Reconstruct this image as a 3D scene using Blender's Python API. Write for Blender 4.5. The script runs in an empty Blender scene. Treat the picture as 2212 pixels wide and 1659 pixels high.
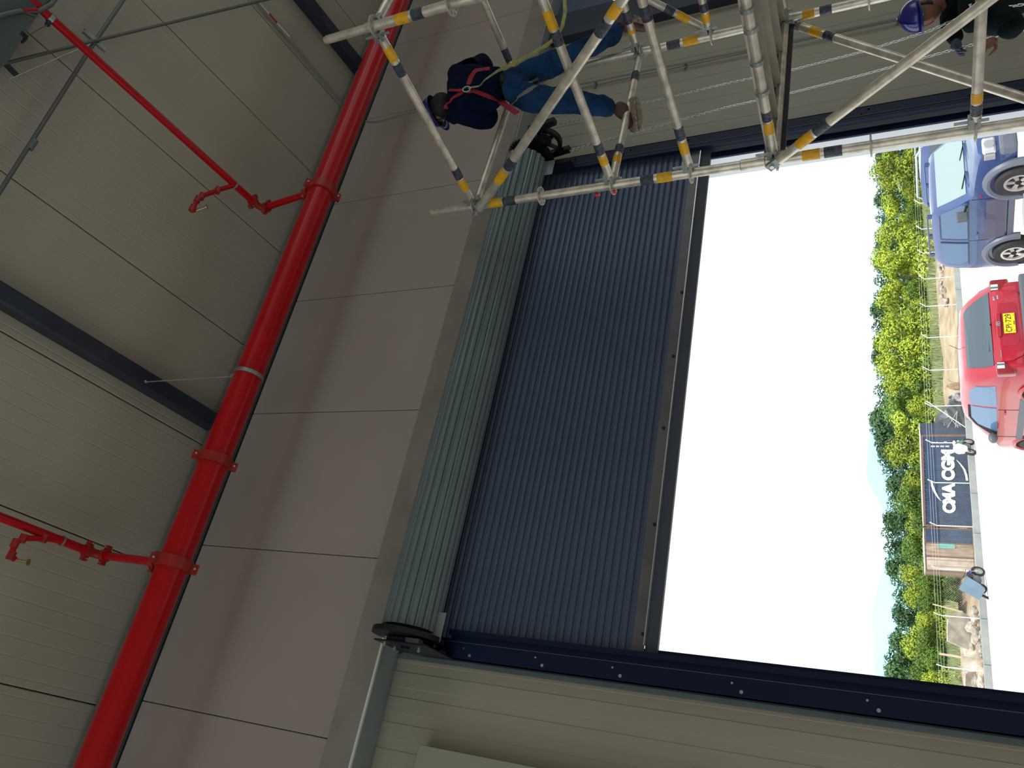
import bpy, bmesh, math, random
from mathutils import Vector, Matrix, noise
random.seed(7)
S = bpy.context.scene
COL = S.collection
PI = math.pi
H = 1.65                        # eye height of the photographer above the warehouse floor

# ---------------------------------------------------------------- camera
F = 1721.256
RT = Vector((0.8682885, -0.4948631, -0.0344325))     # the scene's right (image up)
DN = Vector((0.1928392, 0.4006787, -0.8956951))      # the scene's down  (image right)
FW = Vector((0.4570428, 0.7710818, 0.4433337))
cam_d = bpy.data.cameras.new('camera'); cam = bpy.data.objects.new('camera', cam_d); COL.objects.link(cam)
cam_d.sensor_width = 36; cam_d.lens = 36 * F / 2212; cam_d.clip_start = .05; cam_d.clip_end = 3000
M = Matrix((DN, RT, -FW)).transposed().to_4x4(); M.translation = (0, 0, H)
cam.matrix_world = M
S.camera = cam

# ---------------------------------------------------------------- sky, sun, exposure
W = bpy.data.worlds.new('sky'); S.world = W; W.use_nodes = True
nt = W.node_tree; bg = nt.nodes['Background']
tc = nt.nodes.new('ShaderNodeTexCoord'); sp = nt.nodes.new('ShaderNodeSeparateXYZ'); cr = nt.nodes.new('ShaderNodeValToRGB')
nt.links.new(tc.outputs['Generated'], sp.inputs[0]); nt.links.new(sp.outputs['Z'], cr.inputs[0]); nt.links.new(cr.outputs[0], bg.inputs[0])
cr.color_ramp.elements[0].position = 0.0; cr.color_ramp.elements[0].color = (.68, .92, 1.0, 1)
cr.color_ramp.elements[1].position = .12; cr.color_ramp.elements[1].color = (.93, .97, 1.0, 1)
bg.inputs[1].default_value = 1.35
sun_d = bpy.data.lights.new('sun', 'SUN'); sun = bpy.data.objects.new('sun', sun_d); COL.objects.link(sun)
sun_d.energy = 3.4; sun_d.angle = .012; sun_d.color = (1, .95, .86)
sun.rotation_euler = Vector((.35, .75, -1.25)).to_track_quat('-Z', 'Y').to_euler()
S.view_settings.view_transform = 'Standard'; S.view_settings.look = 'None'
S.view_settings.exposure = 0.15; S.view_settings.gamma = 1; S.view_settings.use_curve_mapping = False
S.cycles.use_denoising = True
S.cycles.max_bounces = 10; S.cycles.diffuse_bounces = 6; S.cycles.glossy_bounces = 4
S.cycles.caustics_reflective = False; S.cycles.caustics_refractive = False; S.cycles.sample_clamp_indirect = 8

# ---------------------------------------------------------------- helpers
def P(x, y, X=None, Y=None, Z=None):
    """point of the place seen at photo pixel x, y on the plane X, Y or Z = const"""
    d = FW * F + RT * (829.5 - y) + DN * (x - 1106)
    t = X / d.x if X is not None else Y / d.y if Y is not None else (Z - H) / d.z
    return d * t + Vector((0, 0, H))
def proj(p):
    c = Vector(p) - Vector((0, 0, H)); z = c.dot(FW)
    return (1106 + F * c.dot(DN) / z, 829.5 - F * c.dot(RT) / z)
def ceilz(y): return 7.40 + .10 * (4.8 - y)
def PC(x, y, off=0):
    """on the sloping ceiling, off metres under it"""
    d = FW * F + RT * (829.5 - y) + DN * (x - 1106)
    t = (7.40 + .48 - off - H) / (d.z + .1 * d.y)
    return d * t + Vector((0, 0, H))
def gz(y):
    if y < 44: return -.10 - .0477 * (y - 5.2)
    if y < 52.2: return -1.95
    return -1.95 + min(1.0, (y - 52.2) / 7.5) * 1.05

MATS = {}
def mat(name, col, rough=.6, metal=0, var=0, scale=5, bump=0, bscale=40, spec=None, coat=0, col2=None, stretch=None, emit=None, trans=0, objvar=0):
    if name in MATS: return MATS[name]
    m = bpy.data.materials.new(name); m.use_nodes = True; t = m.node_tree; b = t.nodes['Principled BSDF']
    b.inputs['Base Color'].default_value = (*col, 1); b.inputs['Roughness'].default_value = rough; b.inputs['Metallic'].default_value = metal
    if spec is not None: b.inputs['Specular IOR Level'].default_value = spec
    if coat: b.inputs['Coat Weight'].default_value = coat; b.inputs['Coat Roughness'].default_value = .05
    if trans: b.inputs['Transmission Weight'].default_value = trans
    if emit: b.inputs['Emission Color'].default_value = (*emit, 1); b.inputs['Emission Strength'].default_value = 1
    if var or col2 or bump:
        co = t.nodes.new('ShaderNodeTexCoord'); mp = t.nodes.new('ShaderNodeMapping'); t.links.new(co.outputs['Object'], mp.inputs[0])
        if stretch: mp.inputs['Scale'].default_value = stretch
    if var or col2:
        n = t.nodes.new('ShaderNodeTexNoise'); n.inputs['Scale'].default_value = scale; n.inputs['Detail'].default_value = 5
        t.links.new(mp.outputs[0], n.inputs['Vector'])
        r = t.nodes.new('ShaderNodeValToRGB'); t.links.new(n.outputs['Fac'], r.inputs[0])
        c2 = col2 or tuple(min(1, c * (1 + var)) for c in col); c1 = col if col2 else tuple(c * (1 - var) for c in col)
        r.color_ramp.elements[0].position = .35; r.color_ramp.elements[0].color = (*c1, 1)
        r.color_ramp.elements[1].position = .65; r.color_ramp.elements[1].color = (*c2, 1)
        src = r.outputs[0]
        if objvar:
            oi = t.nodes.new('ShaderNodeObjectInfo'); hs = t.nodes.new('ShaderNodeHueSaturation'); mr = t.nodes.new('ShaderNodeMapRange')
            t.links.new(oi.outputs['Random'], mr.inputs[0]); mr.inputs[3].default_value = 1 - objvar; mr.inputs[4].default_value = 1 + objvar
            t.links.new(mr.outputs[0], hs.inputs['Value']); t.links.new(src, hs.inputs['Color']); src = hs.outputs[0]
        t.links.new(src, b.inputs['Base Color'])
    if bump:
        n2 = t.nodes.new('ShaderNodeTexNoise'); n2.inputs['Scale'].default_value = bscale; t.links.new(mp.outputs[0], n2.inputs['Vector'])
        bp = t.nodes.new('ShaderNodeBump'); bp.inputs['Strength'].default_value = bump; bp.inputs['Distance'].default_value = .01
        t.links.new(n2.outputs['Fac'], bp.inputs['Height']); t.links.new(bp.outputs[0], b.inputs['Normal'])
    MATS[name] = m
    return m

MWALL = mat('cream_panel', (.43, .348, .292), .55, var=.04, scale=1.2)
MLOW = mat('pale_panel', (.39, .35, .26), .45, var=.03, scale=1.5)
MCEIL = mat('ceiling_panel', (.48, .43, .335), .5, var=.03, scale=1.0)
MCONC = mat('concrete_paint', (.29, .25, .205), .8, var=.12, scale=2.5, bump=.3, bscale=30)
MFLOOR = mat('floor_concrete', (.55, .54, .52), .5, var=.1, scale=1)
MDARK = mat('dark_steel', (.035, .042, .06), .45, .3, var=.15, scale=3)
MGUIDE = mat('navy_steel', (.005, .011, .04), .45, 0, spec=.25, var=.12, scale=3)
MGALV = mat('galvanised', (.36, .38, .36), .45, .7, var=.18, scale=9, bump=.15, bscale=60)
MGALV2 = mat('galvanised_dull', (.20, .23, .24), .5, .5, var=.12, scale=6)
MTUBE = mat('scaffold_tube', (.70, .62, .50), .36, .55, var=.22, scale=14, bump=.10, bscale=120)
MYEL = mat('yellow_tape', (.85, .42, .01), .45, var=.12, scale=30)
MBLK = mat('black_tape', (.05, .055, .075), .4, var=.5, scale=40, bump=.6, bscale=90)
MRED = mat('red_pipe', (.52, .001, .007), .3, 0, var=.06, scale=4, coat=.12, spec=.3)
MREDC = mat('red_coupling', (.40, .018, .012), .4, var=.15, scale=12)
MBOLT = mat('zinc_bolt', (.75, .72, .65), .25, .9)
MBLACK = mat('black_paint', (.008, .009, .013), .45, .1)
MSLAT = mat('slat_paint', (.092, .118, .185), .38, .25, var=.07, scale=2, stretch=(1, 6, 6))
MBAR = mat('bottom_bar', (.16, .15, .15), .45, .4, var=.1, scale=5)
MCHAIN = mat('chain_zinc', (.8, .82, .8), .3, .85)
MNAVY = mat('navy_jacket', (.003, .007, .028), .9, spec=.1, var=.3, scale=10, bump=.5, bscale=25)
MJEAN = mat('denim', (.012, .045, .12), .9, spec=.15, var=.35, scale=9, bump=.5, bscale=40)
MSTRAP = mat('red_webbing', (.36, .012, .025), .7, var=.15, scale=30)
MGSTRAP = mat('grey_webbing', (.20, .19, .16), .7, var=.15, scale=30)
MLANY = mat('lime_webbing', (.36, .36, .12), .7, var=.25, scale=18)
MSKIN = mat('skin', (.24, .10, .06), .55, var=.12, scale=20)
MBOOT = mat('brown_leather', (.10, .045, .028), .55, var=.3, scale=15)
MSOLE = mat('boot_sole', (.42, .34, .27), .8, var=.2, scale=30)
MHELM = mat('blue_helmet', (.012, .02, .22), .25, coat=.4)
MHAIR = mat('black_hair', (.006, .006, .007), .7)
MGREEN = mat('dark_green_jacket', (.005, .010, .011), .9, spec=.1, var=.4, scale=12, bump=.5, bscale=30)
MGLOVE = mat('blue_grey_glove', (.06, .08, .12), .8, var=.2, scale=30)

def link(o, parent=None):
    COL.objects.link(o)
    if parent: o.parent = parent
    return o
def tag(o, label=None, cat=None, group=None, kind=None):
    if label: o['label'] = label
    if cat: o['category'] = cat
    if group: o['group'] = group
    if kind: o['kind'] = kind
    return o
def empty(name, loc=(0, 0, 0)):
    o = bpy.data.objects.new(name, None); o.location = loc; o.empty_display_size = .2
    link(o); bpy.context.view_layer.update(); return o
def obj(name, bm, m, parent=None, smooth=False, local=False):
    """bmesh in world coordinates -> object; under a parent the geometry keeps its world place"""
    me = bpy.data.meshes.new(name)
    bmesh.ops.recalc_face_normals(bm, faces=bm.faces)
    bm.to_mesh(me); bm.free()
    if m: me.materials.append(m)
    if smooth:
        for p in me.polygons: p.use_smooth = True
        try: me.set_sharp_from_angle(angle=math.radians(40))
        except Exception: pass
    o = bpy.data.objects.new(name, me); link(o, parent)
    if parent and not local:
        w = Matrix()
        q = parent; loc = Matrix.Identity(4)
        while q: loc = q.matrix_basis @ loc; q = q.parent
        o.matrix_basis = loc.inverted()
    return o
def copy(o, parent=None, basis=None):
    c = o.copy(); COL.objects.link(c)
    if parent: c.parent = parent
    if basis is not None: c.matrix_basis = basis
    return c
def copy_tree(o, parent=None):
    c = o.copy(); COL.objects.link(c); c.parent = parent
    for ch in list(o.children): copy_tree(ch, c)
    return c
def box(bm, a, b, mtx=None):
    a, b = Vector(a), Vector(b)
    vs = [bm.verts.new((x, y, z)) for x in (a.x, b.x) for y in (a.y, b.y) for z in (a.z, b.z)]
    if mtx is not None:
        for v in vs: v.co = mtx @ v.co
    for f in ((0, 1, 3, 2), (4, 6, 7, 5), (0, 4, 5, 1), (2, 3, 7, 6), (0, 2, 6, 4), (1, 5, 7, 3)):
        bm.faces.new([vs[i] for i in f])
    return bm
def bx(a, b, mtx=None): return box(bmesh.new(), a, b, mtx)
def frame(d, up=None):
    d = Vector(d).normalized()
    u = Vector(up) if up else (Vector((0, 0, 1)) if abs(d.z) < .9 else Vector((1, 0, 0)))
    x = u.cross(d).normalized(); y = d.cross(x)
    return x, y, d
def tube(bm, pts, r, n=12, caps=True, up=None):
    pts = [Vector(p) for p in pts]
    rs = r if isinstance(r, (list, tuple)) else [r] * len(pts)
    rings = []; px = None
    for i, p in enumerate(pts):
        if i == 0: d = pts[1] - p
        elif i == len(pts) - 1: d = p - pts[i - 1]
        else: d = (pts[i + 1] - p).normalized() + (p - pts[i - 1]).normalized()
        d.normalize()
        if px is None: x, y, _ = frame(d, up)
        else: x = (px - d * px.dot(d)).normalized(); y = d.cross(x)
        px = x
        rings.append([bm.verts.new(p + (x * math.cos(2 * PI * k / n) + y * math.sin(2 * PI * k / n)) * rs[i]) for k in range(n)])
    for a, b in zip(rings, rings[1:]):
        for k in range(n): bm.faces.new((a[k], a[(k + 1) % n], b[(k + 1) % n], b[k]))
    if caps: bm.faces.new(rings[0][::-1]); bm.faces.new(rings[-1])
    return bm
def tb(pts, r, n=12, **k): return tube(bmesh.new(), pts, r, n, **k)
def ring(bm, c, axis, ro, ri, th, n=24):
    x, y, d = frame(axis); c = Vector(c); L = []
    for (r, h) in ((ri, -th / 2), (ro, -th / 2), (ro, th / 2), (ri, th / 2)):
        L.append([bm.verts.new(c + d * h + (x * math.cos(2 * PI * k / n) + y * math.sin(2 * PI * k / n)) * r) for k in range(n)])
    for i in range(4):
        a, b = L[i], L[(i + 1) % 4]
        for k in range(n): bm.faces.new((a[k], a[(k + 1) % n], b[(k + 1) % n], b[k]))
    return bm
def prism(bm, poly, axis_vec, origin=(0, 0, 0), ex=(1, 0, 0), ey=(0, 0, 1)):
    """2-D polygon in the (ex, ey) plane at origin, extruded by axis_vec"""
    o, ex, ey, av = Vector(origin), Vector(ex), Vector(ey), Vector(axis_vec)
    a = [bm.verts.new(o + ex * u + ey * v) for u, v in poly]; b = [bm.verts.new(v.co + av) for v in a]
    n = len(a)
    bm.faces.new(a[::-1]); bm.faces.new(b)
    for i in range(n): bm.faces.new((a[i], a[(i + 1) % n], b[(i + 1) % n], b[i]))
    return bm
def sphere(bm, c, r, sx=1, sy=1, sz=1, sub=2, mtx=None):
    g = bmesh.ops.create_icosphere(bm, subdivisions=sub, radius=r)
    for v in g['verts']:
        v.co = Vector((v.co.x * sx, v.co.y * sy, v.co.z * sz))
        if mtx is not None: v.co = mtx @ v.co
        v.co += Vector(c)
    return bm
def bevel(o, w=.01, seg=2):
    m = o.modifiers.new('bevel', 'BEVEL'); m.width = w; m.segments = seg; m.limit_method = 'ANGLE'; return o
def text_mesh(name, s, size, m, mtx, parent, ext=.002, off=0, sx=1):
    cu = bpy.data.curves.new(name, 'FONT'); cu.body = s; cu.size = size; cu.extrude = ext; cu.offset = off; cu.align_x = 'CENTER'; cu.align_y = 'CENTER'
    t = bpy.data.objects.new(name, cu); COL.objects.link(t)
    dg = bpy.context.evaluated_depsgraph_get(); me = bpy.data.meshes.new_from_object(t.evaluated_get(dg))
    bpy.data.objects.remove(t)
    me.name = name; me.materials.clear(); me.materials.append(m)
    me.transform(mtx @ Matrix.Diagonal((sx, 1, 1, 1)))
    o = bpy.data.objects.new(name, me); link(o, parent); return o

exec_parts = []
# ================================================================= SETTING: the building
YW, YB, YL, YO = 4.80, 4.74, 4.97, 5.10       # upper wall, beam face, lower wall, outer face of the wall
ZG = H + 1.115 * YW                            # top of the upper wall
ZB1 = H + .742 * YB                            # top of the concrete beam
ZB0 = H + .694 * YB                            # its underside
XDL, XDR = .189 * 4.95, 1.0425 * 4.95          # clear door opening
X0, X1 = -9.0, 17.0

fl = obj('floor', bx((X0, -20, -.2), (X1, 5.1, 0)), MFLOOR); tag(fl, kind='structure')
# ceiling: sloping sandwich panels with fine ribs, each panel its own piece
cb = bmesh.new()
vs = [cb.verts.new(c) for c in ((X0, -20, ceilz(-20) + .05), (X1, -20, ceilz(-20) + .05), (X1, 5.1, ceilz(5.1) + .05), (X0, 5.1, ceilz(5.1) + .05),
                                (X0, -20, ceilz(-20) + .2), (X1, -20, ceilz(-20) + .2), (X1, 5.1, ceilz(5.1) + .2), (X0, 5.1, ceilz(5.1) + .2))]
for f in ((0, 1, 2, 3), (7, 6, 5, 4), (0, 4, 5, 1), (1, 5, 6, 2), (2, 6, 7, 3), (3, 7, 4, 0)): cb.faces.new([vs[i] for i in f])
ceil = obj('ceiling', cb, MCEIL); tag(ceil, kind='structure')
def rib_profile(w, pitch, depth, gap=.006, side=0.02, ribs=True):
    """outline (u along the width, v depth towards the room) of a panel of width w with fine ribs"""
    pr = [(gap, .04), (gap, .004), (gap + .006, 0)]
    if ribs:
        n = max(1, int(round(w / pitch))); p = w / n
        for k in range(n):
            c = (k + .5) * p
            if c - side < gap + .01 or c + side > w - gap - .01: continue
            pr += [(c - side, 0), (c - side + .004, depth), (c + side - .004, depth), (c + side, 0)]
    pr += [(w - gap - .006, 0), (w - gap, .004), (w - gap, .04)]
    return pr
cx = [X0, -7.9, -6.8, -5.7, -4.6, -3.5, -2.4, -1.2, .04, 1.16, 2.29, 3.37, 4.49, 5.58, 6.62, 7.75, 8.85, 9.95, 11.05, 12.15, 13.25, 14.35, 15.45, X1]
for a, b in zip(cx, cx[1:]):
    bm = bmesh.new(); pr = rib_profile(b - a, .125, .0018, gap=.005, side=.007)
    sl = Vector((0, 1, -.1))
    prism(bm, [(u, v) for u, v in pr], sl * 25.0, (a, -20, ceilz(-20)), (1, 0, 0), (0, 0, 1))
    obj('ceiling_panel', bm, MCEIL, ceil)
# the front wall: one structure with its panels
bm = bmesh.new()
box(bm, (X0, YW + .04, ZB0), (X1, YO, 7.55))                     # backing of the upper wall
box(bm, (-3.2, YL + .03, -.2), (XDL - .02, YO, ZB0)); box(bm, (X0, YL + .03, -.2), (-8.2, YO, ZB0))               # left of the door; the open bay between is added, unseen, for daylight
box(bm, (XDR + .02, YL + .03, -.2), (7.5, YO, ZB0))             # between the doors
box(bm, (12.6, YL + .03, -.2), (X1, YO, ZB0))  # next door's bay is left open, out of view, to admit daylight
wf = obj('wall_front', bm, mat('wall_core', (.62, .64, .66), .7)); tag(wf, kind='structure')
jx = [X0] + [.1392 - .0 + 1.249 * k for k in range(-6, 13)] + [X1]
jx = [j for j in jx if X0 <= j <= X1]
for a, b in zip(jx, jx[1:]):
    if b - a < .05: continue
    bm = bmesh.new(); g = .003
    pr = [(g, .04), (g, .004), (g + .005, 0), (b - a - g - .005, 0), (b - a - g, .004), (b - a - g, .04)]
    prism(bm, pr, (0, 0, ZG - ZB1 + .1), (a, YW, ZB1 - .1), (1, 0, 0), (0, 1, 0))
    obj('wall_panel', bm, MWALL, wf)
def lower_panels(xa, xb, ztop, w=1.05, z0=0):
    n = max(1, int(round((xb - xa) / w))); w = (xb - xa) / n
    for k in range(n):
        bm = bmesh.new(); pr = rib_profile(w, .155, .0042, gap=.003, side=.034)
        prism(bm, pr, (0, 0, ztop - z0), (xa + k * w, YL, z0), (1, 0, 0), (0, 1, 0))
        obj('wall_panel', bm, MLOW, wf)
lower_panels(-3.2, XDL - .17, ZB0); lower_panels(X0, -8.2, ZB0, .8)
lower_panels(XDR + .12, 7.45, ZB0, 1.15)
# outer returns of the opening (pale reveal seen at the far side)
MREV = mat('white_render', (.84, .87, .90), .7)
tr = obj('trim_1', bx((XDR + .0, YL + .035, -.2), (XDR + .03, 5.255, 4.9)), MREV); tag(tr, kind='structure')
tr = obj('trim_2', bx((XDL - .14, 5.09, -.2), (XDL - .11, 5.20, 4.9)), MREV); tag(tr, kind='structure')
tr = obj('trim_3', bx((XDL - .1, 5.09, 4.75), (XDR + .03, 5.2, 4.9)), MREV); tag(tr, kind='structure')
# concrete beam over the doors
b = obj('trim_4', bx((X0, YB, ZB0), (X1, YL + .05, ZB1)), MCONC); bevel(b, .008); tag(b, kind='structure')
st = obj('soffit', bx((X0, YB + .012, ZB0 - .012), (X1, YL - .001, ZB0 + .0)), mat('soffit_plate', (.34, .38, .38), .4, .25, var=.06, scale=2)); tag(st, kind='structure')
st.name = 'trim_5'
tag(obj('trim_6', bx((X0, YB - .003, ZB0 - .014), (XDL - .06, YB + .012, ZB0 + .003)), mat('bead', (.75, .74, .66), .4)), kind='structure')
# eave channel at the head of the wall
bm = bmesh.new(); box(bm, (X0, YW - .02, ZG + .03), (X1, YW + .03, ZG + .36)); box(bm, (X0, YW - .10, ZG + .03), (X1, YW - .02, ZG + .05)); box(bm, (X0, YW - .10, ZG + .33), (X1, YW - .02, ZG + .36))
tag(obj('trim_7', bm, MGALV2), kind='structure')
tag(obj('trim_8', bx((X0, YW + .01, ZG - .01), (X1, YW + .06, ZG + .04)), MBLACK), kind='structure')
# dark purlins running up the roof slope
for k, xx in enumerate((2.50, 7.24, -2.4)):
    bm = bmesh.new(); w = .075
    pr = [(-w, 0), (-w, -.13), (-w + .02, -.145), (w - .02, -.145), (w, -.13), (w, 0)]
    prism(bm, pr, Vector((0, 1, -.1)) * 24.75, (xx, -20, ceilz(-20) + .01), (1, 0, 0), (0, 0, 1))
    tag(obj('trim_%d' % (9 + k), bm, MDARK), kind='structure')
# unseen side and back walls, with openings added to let daylight in
for nm, xw in (('wall_left', X0 - .2), ('wall_right', X1)):
    bm = bmesh.new(); box(bm, (xw, -20, 9.0), (xw + .2, 5.1, 10))
    for a, b_ in ((-20, -19), (-12.6, -12.2), (-5.8, -5.4), (1.6, 5.1)) if xw < 0 else ((-20, -18), (-11, -10.6), (-3.5, 5.1)): box(bm, (xw, a, -.2), (xw + .2, b_, 9.0))
    tag(obj(nm, bm, MWALL), kind='structure')
bm = bmesh.new(); ops = [(-8.6, -4), (12, 16.6)]; xs = X0
for a, b_ in ops: box(bm, (xs, -20.2, -.2), (a, -20, 10.2)); box(bm, (a, -20.2, 5.0), (b_, -20, 10.2)); xs = b_
box(bm, (xs, -20.2, -.2), (X1, -20, 10.2))
tag(obj('wall_back', bm, MWALL), kind='structure')

# ---------------------------------------------------------------- exterior ground
MYARD = mat('yard_concrete', (.66, .66, .64), .8, var=.05, scale=.6)
bm = bmesh.new(); rows = []
ys = [5.1, 12, 20, 30, 44, 51.2]
for y in ys: rows.append([bm.verts.new((x, y, gz(y))) for x in (-60, 0, 20, 60, 120)])
for a, b_ in zip(rows, rows[1:]):
    for k in range(4): bm.faces.new((a[k], a[k + 1], b_[k + 1], b_[k]))
g = bmesh.ops.extrude_face_region(bm, geom=bm.faces[:])
for v in g['geom']:
    if isinstance(v, bmesh.types.BMVert): v.co.z -= .3
tag(obj('ground', bm, MYARD), kind='structure')
tag(obj('ground', bx((X0 - 40, -60, -.5), (X1 + 40, -20.2, -.15)), mat('rear_dark_ground', (.07, .07, .07), .9, var=.2)), kind='structure')  # unseen rear ground, kept dark to weaken light bounced into the hall
MDIRT = mat('dirt_bank', (.30, .22, .13), .95, scale=.8, col2=(.46, .38, .26), bump=1, bscale=6)
bm = bmesh.new(); rows = []
for i in range(14):
    y = 51.4 + i * 1.6
    rows.append([bm.verts.new((x, y, -1.95 + (gz(y) + 1.95) * min(1, max(0, abs(x - 22) - 5.5) / 2.5 + max(0, y - 60) / 2) - .02 + (noise.noise(Vector((x * .35, y * .5, 0))) * (.28 if abs(x - 22) > 7 or y > 60 else .06) if i > 1 else 0))) for x in range(-20, 90)])
for a, b_ in zip(rows, rows[1:]):
    for k in range(len(a) - 1): bm.faces.new((a[k], a[k + 1], b_[k + 1], b_[k]))
g = bmesh.ops.extrude_face_region(bm, geom=bm.faces[:])
for v in g['geom']:
    if isinstance(v, bmesh.types.BMVert): v.co.z -= .6
tag(obj('ground', bm, MDIRT, smooth=True), kind='structure')
bm = bmesh.new()
vv = [bm.verts.new(c) for c in ((-150, 72, -1.3), (300, 72, -1.3), (700, 900, -2), (-300, 900, -2))]
bm.faces.new(vv)
tag(obj('ground', bm, mat('meadow', (.12, .2, .05), .95, var=.3, scale=.1)), kind='structure')
# hills far away; aerial haze is painted into their blue base colour
def hill(name, cx_, cy_, rx, h, m, seed):
    bm = bmesh.new(); n = 40; rows = []
    for i in range(9):
        a = i / 8
        rows.append([])
        for k in range(n + 1):
            u = k / n * 2 - 1
            zz = h * max(0, math.cos(u * PI / 2)) ** 1.2 * math.sin(a * PI / 2) * (1 + .22 * noise.noise(Vector((u * 4 + seed, a * 2, seed))))
            rows[-1].append(bm.verts.new((cx_ + u * rx, cy_ + a * rx * .35, -3 + zz)))
    for a, b_ in zip(rows, rows[1:]):
        for k in range(n): bm.faces.new((a[k], a[k + 1], b_[k + 1], b_[k]))
    return tag(obj(name, bm, m, smooth=True), kind='structure')
MHILL = mat('haze_tinted_hill', (.32, .52, .66), 1, var=.06, scale=.01, spec=0)
MHILL2 = mat('haze_tinted_hill_far', (.34, .60, .70), 1, var=.04, scale=.01, spec=0)
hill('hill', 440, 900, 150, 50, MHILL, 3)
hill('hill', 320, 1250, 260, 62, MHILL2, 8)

# ================================================================= ROLLER SHUTTER over the opening
YC = 4.93
DY, DZ, DR = 4.66, 4.69, .175           # axis and radius of the rolled-up curtain
ZBOT = H + .297 * YC
door = tag(empty('roller_shutter', (3.05, YC, 0)), 'dark blue-grey slatted roller shutter, half rolled up over the bright opening', 'shutter')
pitch = .0527
prof = [(0, 0), (-.006, .003), (-.010, .010), (-.013, .020), (-.013, .030), (-.0085, .034), (-.0085, .037), (-.011, .041), (-.006, .0505), (0, .0535), (.004, .0535), (.004, 0)]
def slat_mesh(xa, xb):
    bm = bmesh.new(); prism(bm, prof, (xb - xa, 0, 0), (xa, 0, 0), (0, 1, 0), (0, 0, 1))
    me = bpy.data.meshes.new('slat'); bmesh.ops.recalc_face_normals(bm, faces=bm.faces); bm.to_mesh(me); bm.free(); me.materials.append(MSLAT); return me
def basis_for(o, parent, world):
    q = parent; loc = Matrix.Identity(4)
    while q: loc = q.matrix_basis @ loc; q = q.parent
    o.matrix_basis = loc.inverted() @ world
sm = slat_mesh(.90, 5.20)
z = ZBOT + .11; yy = YC
while z < DZ - .02:
    o = bpy.data.objects.new('slat', sm); link(o, door)
    t = max(0, (z - 4.30)); a = -math.atan(.21) if t > 0 else 0
    basis_for(o, door, Matrix.Translation((0, yy, z)) @ Matrix.Rotation(-a, 4, 'X'))
    z += pitch * (math.cos(a) if t > 0 else 1); yy -= pitch * math.sin(-a) if t > 0 else 0
sm2 = slat_mesh(.88, 5.10); sm2.materials.clear(); sm2.materials.append(mat('slat_back', (.19, .235, .235), .36, .25, var=.08, scale=2, stretch=(1, 6, 6)))
NS = 20
for k in range(NS):                       # the slats wound round the barrel
    th = 2 * PI * k / NS + .1
    o = bpy.data.objects.new('slat', sm2); link(o, door)
    c = Vector((0, DY - math.cos(th) * DR, DZ + math.sin(th) * DR))
    R_ = Matrix.Rotation(-th, 4, 'X')
    basis_for(o, door, Matrix.Translation(c) @ R_ @ Matrix.Diagonal((1, 1.35, 1.02, 1)) @ Matrix.Translation((0, 0, -.026)))
obj('roll_core', tb([(.87, DY, DZ), (5.11, DY, DZ)], DR - .008, 32), MGUIDE, door, smooth=True)
obj('shaft', tb([(.752, DY, DZ), (5.36, DY, DZ)], .03, 16), MGUIDE, door, smooth=True)
# bottom bar: inner angle, bright edge, rubber foot
o = obj('bottom_bar', bx((.95, YC - .03, ZBOT + .035), (5.16, YC - .022, ZBOT + .115)), MBAR, door)
obj('bottom_edge', bx((1.0, YC - .052, ZBOT + .030), (5.13, YC - .022, ZBOT + .036)), mat('bright_steel', (.8, .78, .75), .3, .8), o)
obj('rubber_foot', bx((.94, YC - .012, ZBOT - .045), (5.17, YC + .02, ZBOT + .035)), mat('slate_rubber', (.06, .07, .09), .6), o)
for k, (px, py) in enumerate([(1497, 474), (1455, 770), (1434, 925), (1414, 1133), (1389, 1370), (1473, 632)]):
    p = P(px, py, Y=YC - .03)
    obj('bolt', tb([(p.x, YC - .04, p.z), (p.x, YC - .029, p.z)], .011, 8), MBLACK, o)
# guide rails
def guide(xa, xb, inner, right=False):
    g = obj('guide_rail', bx((xa, YC - .045, -.0), (xb, YC - .037, 4.62)), MGUIDE, door)
    s = 1 if not right else -1
    xi = xb if not right else xa
    obj('guide_lip', bx((xi - .035 if not right else xi, YC - .075, 0), (xi if not right else xi + .035, YC - .045, 4.50)), MGUIDE, g)
    obj('guide_back', bx((min(xi, xi + s * .035) - .03, YC + .012, 0), (max(xi, xi + s * .035), YC + .03, 4.5)), MGUIDE, g)
    xo = xa if not right else xb
    obj('guide_web', bx((min(xo, xo + s * .008), YC - .045, 0), (max(xo, xo + s * .008), YL + .02, 4.7)), MGUIDE, g)
    obj('rail_line', bx((xi - s * .075 - .002, YC - .049, 0), (xi - s * .075 + .002, YC - .044, 4.6)), mat('rail_line', (.10, .11, .14), .4, .3), g)
    return g
gl = guide(.765, .955, .955)
gr = guide(5.145, 5.32, 5.145, True)
for zz in (4.32, 3.79, 3.27, 2.55, 1.84, 1.1, .4):
    for dx, dz, r in ((.035, 0, .011), (.078, .055, .007)):
        obj('bolt', tb([(.765 + dx, YC - .056, zz + dz), (.765 + dx, YC - .044, zz + dz)], r, 8), MBOLT, gl)
        obj('bolt', tb([(5.32 - dx, YC - .056, zz + dz), (5.32 - dx, YC - .044, zz + dz)], r * .7, 8), MBLACK, gr)
obj('side_strip', bx((.735, YL - .02, 0), (.765, YL + .01, 4.93)), MGALV2, gl)
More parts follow.
